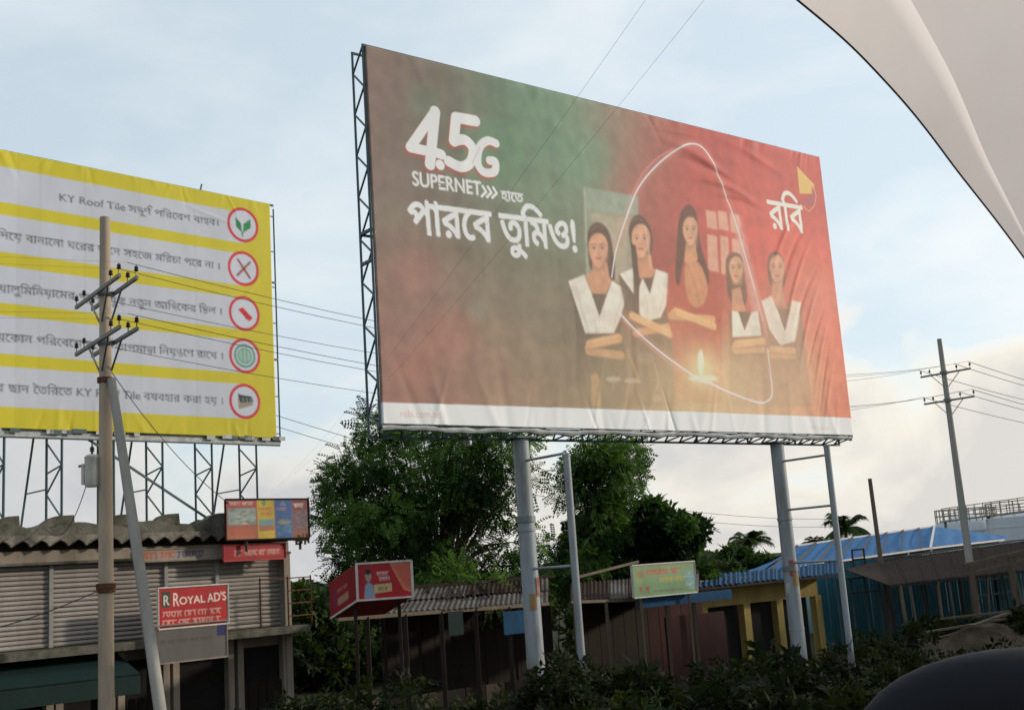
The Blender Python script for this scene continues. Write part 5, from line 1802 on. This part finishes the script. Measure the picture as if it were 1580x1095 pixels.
cv = Canvas(170, 90, None, lin(112, 150, 106))
cv.poly([(0, 0), (1, 0), (1, .5), (0, .62)], lin(142, 168, 120), .6, 8)
pseudo(cv, .22, .76, .34, .2, lin(196, 92, 74), 51, 1.2)
pseudo(cv, .42, .8, .58, .16, lin(190, 170, 70), 52, 1.0)
cv.ell((.12, .3), .06, .12, lin(160, 110, 80), .8, 2)
cv.poly([(.08, .68), (.14, .68), (.11, .9)], lin(170, 70, 50), .9, 1)
cv.poly([(.18, .68), (.25, .68), (.22, .9)], lin(170, 70, 50), .9, 1)
cv.ell((.9, .55), .08, .3, lin(120, 170, 176), .8, 3)
noise_block(cv, .83, .3, .98, .85, [lin(90, 140, 170), lin(190, 200, 190)], 20, .02, 53)
pseudo(cv, .3, .8, .88, .07, lin(110, 60, 60), 54, .2)
a, bq = R(974, 925, 19.9), R(1075, 915, 19.9)
t, O, d, w, h = sign('signboard', 'pale green signboard with red and yellow lettering on the grey stall roof', 'sign', (974, 872), (1075, 913), 19.9, ROAD_AZ, cv, .05, M['white_frame'])
for s_ in (.12, .88):
    stick('leg', flat(O + d * w * s_ - RN * .04), O + d * w * s_ - RN * .04 + up * h * .9, .05, .05, M['bamboo'], t, O)

# --- yellow shop with the blue fluted awning
Y0, Y1 = R(1080, 930, 23.2), R(1262, 915, 23.2)
yw = flat(Y1) - flat(Y0)
zt = R(1170, 888, 23.2)[2]
ys = empty('yellow_shop', flat(Y0), 'low yellow plastered shop with a blue corrugated awning roof', 'building')
b0 = base_of(ys)
L_ = np.linalg.norm(yw)
MB().obox(flat(Y0) + up * (zt - .78), yw, -RN * .2, up * .78).build('wall', M['yellow_wall'], ys, b0)
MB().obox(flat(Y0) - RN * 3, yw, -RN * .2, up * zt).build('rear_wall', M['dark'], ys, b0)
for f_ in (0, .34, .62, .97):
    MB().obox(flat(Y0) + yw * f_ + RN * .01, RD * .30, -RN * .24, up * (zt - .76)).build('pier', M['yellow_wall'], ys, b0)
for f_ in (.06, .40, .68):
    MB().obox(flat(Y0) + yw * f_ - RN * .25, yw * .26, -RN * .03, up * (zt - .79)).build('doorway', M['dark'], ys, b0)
u0, u1 = R(1077, 889, 24.2), R(1300, 866, 24.2)
e0, e1 = R(1077, 906, 22.2), R(1300, 884, 22.2)
sheets('roof_sheet', u0, u1, e1, e0, 8, .26, .03, [M['blue_tin']], ys, b0, g)
MB().bar(e0 - up * .05, e1 - up * .05, .06).build('eave_beam', M['dark_wood'], ys, b0)

# --- teal sheet fence with posts, and steel frames before it
F0, F1 = R(1258, 950, 25.5), R(1640, 920, 25.5)
fw = flat(F1) - flat(F0)
fl_ = np.linalg.norm(fw)
fn = empty('sheet_fence', flat(F0), 'long teal corrugated sheet fence behind the rusty open shed', 'fence')
b0 = base_of(fn)
nf = int(fl_ / .85)
for k in range(nf):
    a, c = flat(F0) + fw * k / nf, flat(F0) + fw * (k + 1.02) / nf
    z = 3.0 + .04 * math.sin(k * 2.1)
    corrugated(a + up * z, c + up * z, c + up * .02, a + up * .02, .21, .018).build('sheet_panel', M['teal_tin'], fn, b0)
for k in range(0, nf + 1, 3):
    a = flat(F0) + fw * k / nf - RN * .06
    stick('post', a, a + up * 2.9, .08, .08, M['dark_wood'], fn, b0)
def steel_frame(px0, px1, ys_, n, lab):
    A, B = R(px0, ys_[0], 24.2), R(px1, ys_[0], 24.2)
    t = empty('steel_frame', flat(A), lab, 'frame', 'dark frames before the teal fence')
    b_ = base_of(t)
    for k in range(n):
        p = flat(A) + (flat(B) - flat(A)) * k / (n - 1)
        stick('upright', p, p + up * A[2], .07, .07, M['teal_steel'], t, b_)
    for y in ys_:
        z = R(px0, y, 24.2)[2]
        stick('rail', flat(A) + up * z, flat(B) + up * z, .07, .07, M['teal_steel'], t, b_)
steel_frame(1290, 1354, (894, 917), 4, 'dark steel frame beside the blue awning in front of the teal fence')
steel_frame(1502, 1562, (896, 920), 4, 'dark steel frame at the far end of the rusty shed before the teal fence')

# --- rusty open shed
a0, a1 = R(1352, 866, 24.6), R(1640, 826, 24.6)
c0, c1 = R(1372, 902, 21.4), R(1640, 872, 21.4)
rs = empty('open_shed', flat((c0 + c1) / 2), 'long open shed with a dark rusty tin roof on bamboo posts', 'shed')
b0 = base_of(rs)
sheets('roof_sheet', a0, a1, c1, c0, 12, .18, .016, [M['rusty_tin']], rs, b0, g)
l0 = R(1304, 878, 23.6)
MB().add([a0, c0, l0, a0 - up * .03, c0 - up * .03, l0 - up * .03], [(0, 2, 1), (3, 4, 5), (0, 1, 4, 3), (1, 2, 5, 4), (2, 0, 3, 5)]).build('roof_flap', M['rusty_tin'], rs, b0)
stick('ridge_pole', a0 + up * .06, a1 + up * .06, .10, .05, M['tin'], rs, b0)
stick('eave_pole', c0 - up * .06, c1 - up * .06, .08, .08, M['dark_wood'], rs, b0)
cd = c1 - c0
for k, f_ in enumerate((0, .05, .10, .16, .24, .30, .36, .43, .52, .60, .68, .77, .86, .95)):
    p = c0 + cd * f_
    lean_ = vec(g.normal(0, .12), g.normal(0, .05), 0)
    w_ = g.uniform(.05, .11)
    MB().tube([flat(p) + lean_ - up * .1, (flat(p) + lean_ + p) / 2 + g.normal(0, .03, 3), p - up * .04], w_ * .6, 8).build('bamboo_post', M['bamboo'] if k % 3 else M['dark_wood'], rs, b0, smooth=True)
for f_ in (.02, .2, .38, .56, .74, .92):
    p = a0 + (a1 - a0) * f_
    stick('rear_post', flat(p), p, .08, .08, M['dark_wood'], rs, b0)
# nearer timber frame standing clear of the roof
tfm = empty('timber_frame', flat(R(1495, 940, 19.6)), 'bare timber stall frame of two posts and beams before the rusty shed', 'frame')
b0 = base_of(tfm)
A, B = R(1487, 872, 19.6), R(1600, 846, 19.6)
for px in (1497, 1557):
    p = R(px, 872 - (px - 1487) * .23, 19.6)
    stick('post', flat(p), p, .14, .14, M['wood'], tfm, b0)
stick('beam', A, B, .08, .12, M['wood'], tfm, b0)
stick('beam', A - up * .28 + RD * .1, B - up * .28, .06, .09, M['wood'], tfm, b0)
for f_ in (.12, .4, .66):
    p = A + (B - A) * f_
    stick('strut', p - up * .28, p, .06, .06, M['wood'], tfm, b0)
# thin bare post beyond
p = at(1361, 870, 44)
tp = MB().tube([flat(p) - up * .2, at(1342, 738, 44)], [.095, .07], 10).build('bare_post', M['bamboo'], None, flat(p), smooth=True)
tag(tp, 'thin bare leaning post standing above the rusty shed roof', 'post')

# --- hall under the blue tarpaulin roof
def H(px, py, perp):
    return R(px, py, perp)
hall = empty('tarpaulin_hall', flat(H(1330, 870, 31)), 'large hall with a bright blue tarpaulin hipped roof and pale ribs', 'building')
b0 = base_of(hall)
rA, rB = H(1230, 842, 36), H(1442, 812, 36)
eA, eB = H(1168, 884, 31), H(1436, 846, 31)
hR = H(1556, 827, 36.5)
hE = H(1549, 833, 35)
def grid_face(a, b, c, d, nu, nv, sagv, name):
    vs, fs = [], []
    for j in range(nv + 1):
        for i in range(nu + 1):
            u_, v_ = i / nu, j / nv
            p = (a + (b - a) * u_) * (1 - v_) + (d + (c - d) * u_) * v_
            vs.append(p - up * (sagv * math.sin(math.pi * v_) + .05 * math.sin(u_ * 31) * math.sin(math.pi * v_)))
    for j in range(nv):
        for i in range(nu):
            o = j * (nu + 1) + i
            fs.append((o, o + 1, o + nu + 2, o + nu + 1))
    return MB().add(vs, fs).build(name, M['tarp'], hall, b0, smooth=True)
slope = grid_face(rA, rB, eB, eA, 40, 6, .12, 'roof_slope')
grid_face(rB, hR, hE, eB, 24, 6, .08, 'roof_hip')
grid_face(rA, H(1190, 868, 40), H(1150, 880, 36), eA, 8, 4, .05, 'roof_end')
back = grid_face(rB, rA, H(1150, 880, 41), H(1442, 836, 41), 20, 4, .1, 'rear_slope')
for k in range(9):
    f_ = k / 8
    stick('roof_rib', rA + (rB - rA) * f_ + up * .05, eA + (eB - eA) * min(1, f_ + (.06 if k < 8 else 0)) + up * .05, .10 if k == 8 else .05, .06, M['white_frame'] if k == 8 else M['wood'], slope, b0)
stick('eave_pipe', eA + up * .02, eB + up * .02, .08, .08, M['white_frame'], hall, b0)
stick('eave_pipe', eB + up * .02, hE + up * .02, .08, .08, M['white_frame'], hall, b0)
stick('ridge_pipe', rA + up * .03, rB + up * .03, .08, .08, M['white_frame'], hall, b0)
MB().add([flat(eA) - RN * .3, flat(eB) - RN * .3, eB - RN * .3 - up * .03, eA - RN * .3 - up * .03], [(0, 1, 2, 3)]).build('tarpaulin_wall', M['teal_tin'], hall, b0)
MB().add([flat(eB) - RN * .3, flat(hE) - RN * .3, hE - RN * .3 - up * .03, eB - RN * .3 - up * .03], [(0, 1, 2, 3)]).build('tarpaulin_wall', M['teal_tin'], hall, b0)
for f_ in (0, .3, .6, .85, 1):
    p = eA + (eB - eA) * f_
    stick('column', flat(p), p, .1, .1, M['white_frame'], hall, b0)
# pink pipe stand on the awning roof
st = empty('pipe_stand', R(1318, 868, 24.4), 'small pinkish pipe stand on the roof beside the blue awning', 'frame')
b0 = base_of(st)
P0, P1 = R(1317, 872, 24.4), R(1335, 870, 24.4)
for p in (P0, P1):
    stick('upright', p - up * .3, p + up * .55, .05, .05, M['pink_wall'], st, b0)
stick('rail', P0 + up * .53, P1 + up * .53, .05, .05, M['pink_wall'], st, b0)
stick('rail', P0 + up * .2, P1 + up * .2, .05, .05, M['pink_wall'], st, b0)

# --- storage tanks with railed roofs and a catwalk
def tank(px_edge_l, px_c, py_top, d, rad, lab):
    c = at(px_c, py_top, d)
    t = empty('storage_tank', flat(c), lab, 'tank', 'white storage tanks')
    b_ = base_of(t)
    z = c[2]
    MB().lathe(flat(c) - up * .2, [(rad, 0), (rad, z), (rad * .96, z + .15), (.1, z + .9)], 64).build('shell', M['tank'], t, b_, smooth=True)
    for k in range(1, 5):
        MB().lathe(flat(c) + up * (z * k / 5), [(rad + .03, 0), (rad + .03, .12)], 64).build('weld_ring', M['tank'], t, b_, smooth=True)
    for hgt in (.55, 1.1):
        pts = [flat(c) + up * (z + hgt) + vec(math.cos(a), math.sin(a), 0) * (rad - .1) for a in np.linspace(0, 2 * math.pi, 49)]
        MB().tube(pts, .05, 5).build('rail', M['railing'], t, b_)
    for a in np.linspace(0, 2 * math.pi, 28, endpoint=False):
        p = flat(c) + vec(math.cos(a), math.sin(a), 0) * (rad - .1)
        stick('stanchion', p + up * (z - .1), p + up * (z + 1.12), .08, .08, M['railing'], t, b_)
    return c
T1 = tank(0, 1490, 803, 118, 2.75, 'smaller white storage tank half hidden by the blue roof')
T2 = tank(0, 1652, 788, 112, 6.9, 'large white storage tank with a railed roof by the power pole')
cw_ = empty('catwalk', flat((T1 + T2) / 2), 'railed steel catwalk between the two white storage tanks', 'walkway')
b0 = base_of(cw_)
A, B = at(1455, 802, 113), at(1600, 783, 108)
stick('deck', A - up * .15, B - up * .15, .9, .12, M['railing'], cw_, b0)
for hgt in (.5, 1.0):
    stick('rail', A + up * hgt, B + up * hgt, .07, .07, M['railing'], cw_, b0)
for k in range(12):
    p = A + (B - A) * k / 11
    stick('stanchion', p - up * .15, p + up * 1.0, .07, .07, M['railing'], cw_, b0)
for f_ in (.02, .5, .98):
    p = A + (B - A) * f_
    stick('support_leg', flat(p), p - up * .15, .2, .2, M['railing'], cw_, b0)

# ================================================================== EARTH MOUND, SCRUB AND GRASS
mc = flat(at(1500, 960, 36))
md = azdir(60)
mn = np.array([md[1], -md[0], 0])
vs, fs = [], []
nu, nv = 46, 22
gm = np.random.default_rng(61)
ph = gm.uniform(0, 6, 12)
for j in range(nv + 1):
    for i in range(nu + 1):
        u_, v_ = i / nu * 2 - 1, j / nv * 2 - 1
        r2 = u_ * u_ + v_ * v_
        h_ = 1.25 * math.exp(-2.6 * r2) * (1 + .25 * math.sin(5 * u_ + ph[0]) * math.cos(4 * v_ + ph[1])) + .10 * math.sin(13 * u_ + ph[2]) * math.sin(11 * v_ + ph[3]) * math.exp(-2 * r2) + .05 * math.sin(31 * u_ + ph[4]) * math.sin(27 * v_) * math.exp(-2 * r2)
        vs.append(mc + md * u_ * 7.5 + mn * v_ * 3.2 + up * (h_ - .18))
for j in range(nv):
    for i in range(nu):
        o = j * (nu + 1) + i
        fs.append((o, o + nu + 1, o + nu + 2, o + 1))
mound = MB().add(vs, fs).build('earth_mound', M['mound'], None, mc, smooth=True)
tag(mound, 'low mound of dark earth and rubble in front of the rusty shed', 'mound')
for k, (px, py, l_, az_) in enumerate(((1480, 970, 3.6, 62), (1530, 958, 3.0, 40), (1505, 952, 1.8, 110), (1460, 985, 2.2, 85))):
    a = at(px, py, 34.5)
    e = azdir(az_)
    o = MB().bar(a - e * l_ / 2, a + e * l_ / 2 + up * .12, .14, .05).build('loose_plank', M['wood'], None, a)
    tag(o, ['long weathered plank lying across the earth mound', 'plank resting on the mound towards the timber frame', 'short plank lying crosswise on the mound', 'plank half buried at the near foot of the mound'][k], 'plank', 'planks on the mound')

def bush(px, py_top, d, wid, n, tmpl, ls, dark, light, seed, label, group):
    gb = np.random.default_rng(seed)
    top = at(px, py_top, d)
    h_ = max(.5, top[2])
    root = flat(top)
    t = empty('bush', root, label, 'bush', group)
    b_ = base_of(t)
    ncl = 9
    cl = []
    for k in range(ncl):
        a = gb.uniform(0, 6.28)
        rr = wid * .5 * math.sqrt(gb.uniform(0, 1))
        f_ = 1 - .55 * (rr / (wid * .5)) ** 2
        cl.append(root + vec(math.cos(a) * rr, math.sin(a) * rr, h_ * f_ * gb.uniform(.35, .95)))
    ms = MB()
    for c in cl:
        ms.tube([root - up * .1, (root + c) / 2 + gb.normal(0, .06, 3), c], [.03, .02, .006], 5)
    ms.build('stems', M['bark'], t, b_)
    P, Fd = [], []
    for c in cl:
        m_ = n // ncl
        u = gb.normal(0, 1, (m_, 3))
        u /= np.linalg.norm(u, axis=1, keepdims=True)
        P.append(c + u * wid * .24 * gb.uniform(.2, 1.1, (m_, 1)) ** .6)
        Fd.append(u + gb.normal(0, .5, (m_, 3)))
    P, Fd = np.concatenate(P), np.concatenate(Fd)
    P[:, 2] = np.maximum(P[:, 2], .05)
    light = np.array(light) * gb.uniform(.7, 1.7) * (gb.uniform(.9, 1.5), 1, gb.uniform(.7, 1.1))
    scatter('foliage', tmpl[0], tmpl[1], P, Fd, ls * gb.uniform(.75, 1.35) * gb.uniform(.5, 1.3, len(P)), green(gb, len(P), dark, light), M['leaf'], t, b_, gb)
DK, LT = (.005, .010, .005), (.018, .030, .010)
spots = [(905, 930, 16.3, 1.8), (870, 975, 15.5, 1.6), (945, 960, 16.6, 1.8), (990, 985, 17, 2.0), (1045, 1000, 17.6, 2.0), (1100, 990, 19, 2.2), (1160, 975, 20, 2.2),
         (1215, 985, 20.5, 2.1), (1270, 965, 22.5, 2.4), (1325, 975, 24, 2.4), (1375, 960, 27, 2.6), (1425, 985, 26, 2.4), (820, 1010, 16, 1.8), (760, 1020, 17, 2.0), (690, 1015, 18.5, 2.0),
         (620, 1025, 18.5, 2.0), (545, 1010, 20, 2.2), (470, 1030, 20, 2.0), (1340, 1030, 20, 2.4), (1250, 1035, 18, 2.2), (1150, 1040, 17, 2.2), (1050, 1050, 15, 2.0), (1460, 1010, 28, 2.4), (1545, 985, 30, 2.6),
         (940, 1040, 14.5, 1.8), (400, 1045, 20.5, 1.6)]
for i, (px, py, d, w) in enumerate(spots):
    wh = [(430, 'by the foot of the shuttered shop'), (520, 'below the gap beside the shuttered shop'), (600, 'in front of the boxed red sign'), (730, 'before the patched shed'), (845, 'at the foot of the nearer big column'),
          (960, 'round the first front post'), (1080, 'in front of the grey roofed stall'), (1190, 'in front of the yellow shop'), (1290, 'at the foot of the farther big column'), (1400, 'before the teal fence'), (1600, 'on the near side of the earth mound')]
    where = next(t for x, t in wh if px < x)
    py = py + (18 if px < 960 else 34) + (18 if px < 800 else 0)
    bush(px, py, d, w, 620, small if i % 2 else broad, .17, DK, LT, 200 + i, ('dark bush with small pointed leaves ' if i % 2 else 'dark bush with broad leaves ') + where, 'roadside bushes')
for i, (px, py, d, w) in enumerate([(1470, 935, 38, 1.6), (1430, 945, 38, 1.8), (1555, 948, 37, 1.5)]):
    bush(px, py, d, w, 420, small, .2, DK, LT, 300 + i, 'scrubby weed clump growing on the earth mound', 'weeds on the mound')
for i, (px, py, d, w) in enumerate([(440, 925, 40, 3.0), (462, 915, 42, 3.0), (486, 908, 41, 3.0), (512, 902, 43, 3.2), (545, 905, 42, 3.2), (580, 900, 43, 3.2), (850, 885, 42, 3.0), (1092, 872, 48, 3.0), (1112, 870, 50, 3.2), (1135, 872, 52, 3.0)]):
    bush(px, py, d, w, 700, broad, .26, (.010, .020, .008), (.04, .07, .02), 400 + i, 'hedge bush closing the gap between the shuttered shop and the feathery tree' if px < 600 else ('hedge bush behind the patched shed beside the nearer column' if px < 900 else 'hedge bush behind the green signboard'), 'hedge behind the shops')
# grass
gg = np.random.default_rng(71)
ng = 16000
px = gg.uniform(430, 1600, ng)
dd = gg.uniform(14, 46, ng)
P = np.array([flat(at(a, 950, b_)) for a, b_ in zip(px, dd)])
P[:, 2] = -.03
keep = (-(P @ RN) < 22.5) & (-(P @ RN) > 9)
P = P[keep]
n = len(P)
blade = np.array([(0, -.03, 0), (0, .03, 0), (.6, .02, .25), (.6, -.02, .25), (1, 0, .1)]), None
bv = np.array([(0, -.05, 0), (0, .05, 0), (.75, .035, .06), (1.0, 0, -.02), (0, 0, 0), (.1, .12, 0), (.7, .3, .0), (.6, .22, 0)])
bf = np.array([(0, 1, 2, 3), (4, 5, 6, 7)])
gr = scatter('grass', bv, bf, P, gg.normal(0, .35, (n, 3)) + (0, 0, 1), gg.uniform(.15, .5, n), green(gg, n, (.015, .024, .008), (.06, .075, .025)), M['grass'], None, (0, 0, 0), gg)
tag(gr, 'rough grass and weeds covering the verge below the billboards', 'grass', kind='stuff')

# tall trees added out of view on the sunny side to shade the stalls
def added_shade_tree(x, y, h_, rad, seed):
    g_ = np.random.default_rng(seed)
    root = vec(x, y, 0)
    t = empty('added_shade_tree', root, 'tall broad tree added out of view to shade the stalls', 'tree', 'added shade trees')
    b_ = base_of(t)
    cl = []
    while len(cl) < 34:
        u = g_.uniform(-1, 1, 3)
        if np.linalg.norm(u) < 1:
            cl.append(root + vec(u[0] * rad, u[1] * rad, h_ * .60 + u[2] * h_ * .36))
    m_ = MB().tube([root - up * .3, root + up * h_ * .25 + g_.normal(0, .1, 3) * (1, 1, 0), root + up * h_ * .5], [.36, .3, .2], 10)
    for c in cl:
        st_ = root + up * h_ * g_.uniform(.22, .5)
        m_.tube([st_, (st_ + c) / 2 + g_.normal(0, .2, 3), c], [.09, .05, .015], 5)
    m_.build('trunk', M['bark'], t, b_, smooth=True)
    P, Fd = [], []
    for c in cl:
        u = g_.normal(0, 1, (85, 3))
        u /= np.linalg.norm(u, axis=1, keepdims=True)
        P.append(c + u * 1.25 * g_.uniform(.2, 1.1, (85, 1)) ** .55)
        Fd.append(u + g_.normal(0, .4, (85, 3)))
    P, Fd = np.concatenate(P), np.concatenate(Fd)
    scatter('crown', broad[0], broad[1], P, Fd, .5 * g_.uniform(.7, 1.3, len(P)), green(g_, len(P), (.012, .03, .012), (.06, .11, .03)), M['leaf'], t, b_, g_)
for k in range(6):
    added_shade_tree(36.5 + .6 * math.sin(k * 2.1), 26 + 5.2 * k, 12.2 + .7 * math.sin(k * 1.7), 3.5, 500 + k)

# far belt of trees closing the horizon
gt = np.random.default_rng(81)
nt_ = 5200
az_ = gt.uniform(-40, 55, nt_)
dd = gt.uniform(240, 330, nt_)
hh = (2.6 + 1.3 * np.sin(az_ * .9) + .9 * np.sin(az_ * 2.3 + 1)) * np.sqrt(gt.uniform(0, 1, nt_))
P = np.stack([np.sin(np.radians(az_)) * dd, np.cos(np.radians(az_)) * dd, hh], 1)
ft = scatter('distant_trees', broad[0], broad[1], P, gt.normal(0, 1, (nt_, 3)), gt.uniform(1.2, 2.4, nt_), green(gt, nt_, (.018, .032, .016), (.05, .075, .03)), M['leaf'], None, (0, 0, 0), gt)
tag(ft, 'far low belt of trees along the horizon behind the shops', 'trees', kind='stuff')

# ================================================================== THE CAR THE VIEW IS TAKEN FROM
car = empty('car', vec(.9, .9, 2.0), 'pale trimmed car interior edge with door mirror, seen from the passenger seat', 'car')
b0 = base_of(car)
def cpt(px, py, d):
    r = ray(px, py)
    return CAM + r / np.linalg.norm(r) * d
edge_px = [(800, -250, .50), (1000, -160, .53), (1130, -80, .57), (1228, -2, .62), (1300, 58, .66), (1350, 108, .69), (1400, 163, .72), (1440, 213, .75), (1480, 267, .78), (1530, 330, .82), (1580, 397, .86), (1660, 510, .93), (1760, 670, 1.0), (1850, 860, 1.08)]
E_raw = [cpt(*e) for e in edge_px]
E_pts = []
for i in range(len(E_raw) - 1):                                       # smooth the edge line
    p0, p1, p2, p3 = (E_raw[min(max(k, 0), len(E_raw) - 1)] for k in (i - 1, i, i + 1, i + 2))
    for t in np.linspace(0, 1, 6, endpoint=False):
        E_pts.append(.5 * (2 * p1 + (p2 - p0) * t + (2 * p0 - 5 * p1 + 4 * p2 - p3) * t * t + (3 * p1 - p0 - 3 * p2 + p3) * t ** 3))
E_pts.append(E_raw[-1])
for _ in range(6):
    E_pts = [E_pts[0]] + [(E_pts[k - 1] + 2 * E_pts[k] + E_pts[k + 1]) / 4 for k in range(1, len(E_pts) - 1)] + [E_pts[-1]]
def sweep(offs, name, material, ranges=None, smooth=True):
    """offs(i) -> list of (out, toward) offsets from the edge curve"""
    rings = []
    for i, p in enumerate(E_pts):
        t_ = E_pts[min(i + 1, len(E_pts) - 1)] - E_pts[max(i - 1, 0)]
        t_ /= np.linalg.norm(t_)
        view = (p - CAM) / np.linalg.norm(p - CAM)
        o_ = np.cross(view, t_)
        o_ /= np.linalg.norm(o_)
        if o_.dot(RIGHT + UPV) < 0:
            o_ = -o_
        rings.append([p + o_ * a - view * b_ for a, b_ in offs(i)])
    k = len(rings[0])
    vs = [q for r in rings for q in r]
    fs = []
    for i in range(len(rings) - 1):
        for j in range(k):
            j2 = (j + 1) % k
            fs.append((i * k + j, i * k + j2, (i + 1) * k + j2, (i + 1) * k + j))
    fs += [tuple(range(k))[::-1], tuple((len(rings) - 1) * k + j for j in range(k))]
    return MB().add(vs, fs).build(name, material, car, b0, smooth=smooth)
ne = len(E_pts)
wt = lambda i: max(.004, .050 * (1 - (i / 6 - 2) / 8.5)) if i > 12 else .05
dep = lambda x: .0015 - 1.45 * x                      # the flank turns away from the rounded edge
sweep(lambda i: [(x, dep(x)) for x in (.0004, .003, wt(i) * .33 + .003, wt(i) * .66 + .004, wt(i) + .004)] + [(wt(i) + .004, dep(wt(i)) - .03), (.0004, -.006)], 'pillar_trim', M['trim'])
sweep(lambda i: [(x, dep(x) - .0004) for x in (wt(i) + .0035, wt(i) + .012, wt(i) + .03, wt(i) + .06, wt(i) + .10, wt(i) + .16, wt(i) + .24)] + [(wt(i) + .22, dep(wt(i) + .24) - .03), (wt(i) + .0045, dep(wt(i)) - .035)], 'roof_lining', M['trim2'])
sweep(lambda i: [(.0007 * math.cos(a), .0007 * math.sin(a) - .0003) for a in np.linspace(0, 2 * math.pi, 8, endpoint=False)], 'rubber_seal', M['rubber'])
# door mirror: rounded housing on a stalk, glass facing back
mcn = cpt(1690, 1216, 1.0)
ax_f = azdir(58)
vw = (mcn - CAM) / np.linalg.norm(mcn - CAM)
vs, fs = [], []
nu, nv = 36, 20
for j in range(nv + 1):
    ph_ = math.pi * (j / nv - .5)
    for i in range(nu):
        th = 2 * math.pi * i / nu
        sg = lambda x, e: math.copysign(abs(x) ** e, x)
        x = .182 * sg(math.cos(ph_), .7) * sg(math.cos(th), .75)
        y = .07 * sg(math.cos(ph_), .7) * sg(math.sin(th), .75)
        z = .104 * sg(math.sin(ph_), .75)
        vs.append(mcn + RIGHT * x + vw * y + UPV * z + RIGHT * 0)
for j in range(nv):
    for i in range(nu):
        fs.append((j * nu + i, j * nu + (i + 1) % nu, (j + 1) * nu + (i + 1) % nu, (j + 1) * nu + i))
mir = MB().add(vs, fs).build('door_mirror', M['black_plastic'], car, b0, smooth=True)
stick('mirror_stalk', mcn - UPV * .09 + RIGHT * .05, mcn - UPV * .24 + RIGHT * .12, .07, .05, M['black_plastic'], mir, b0)
# door skin below the sill, well under the view
dd_ = azdir(58)
dn = np.array([dd_[1], -dd_[0], 0])
o_ = vec(-.45, .25, 2.28)
MB().obox(o_, dd_ * 1.9, -dn * .07, up * .72).build('door', M['car_paint'], car, b0, bevel=.02)
MB().obox(o_ + up * .722 + dn * .02, dd_ * 1.9, -dn * .10, up * .03).build('window_sill', M['black_plastic'], car, b0, bevel=.008)
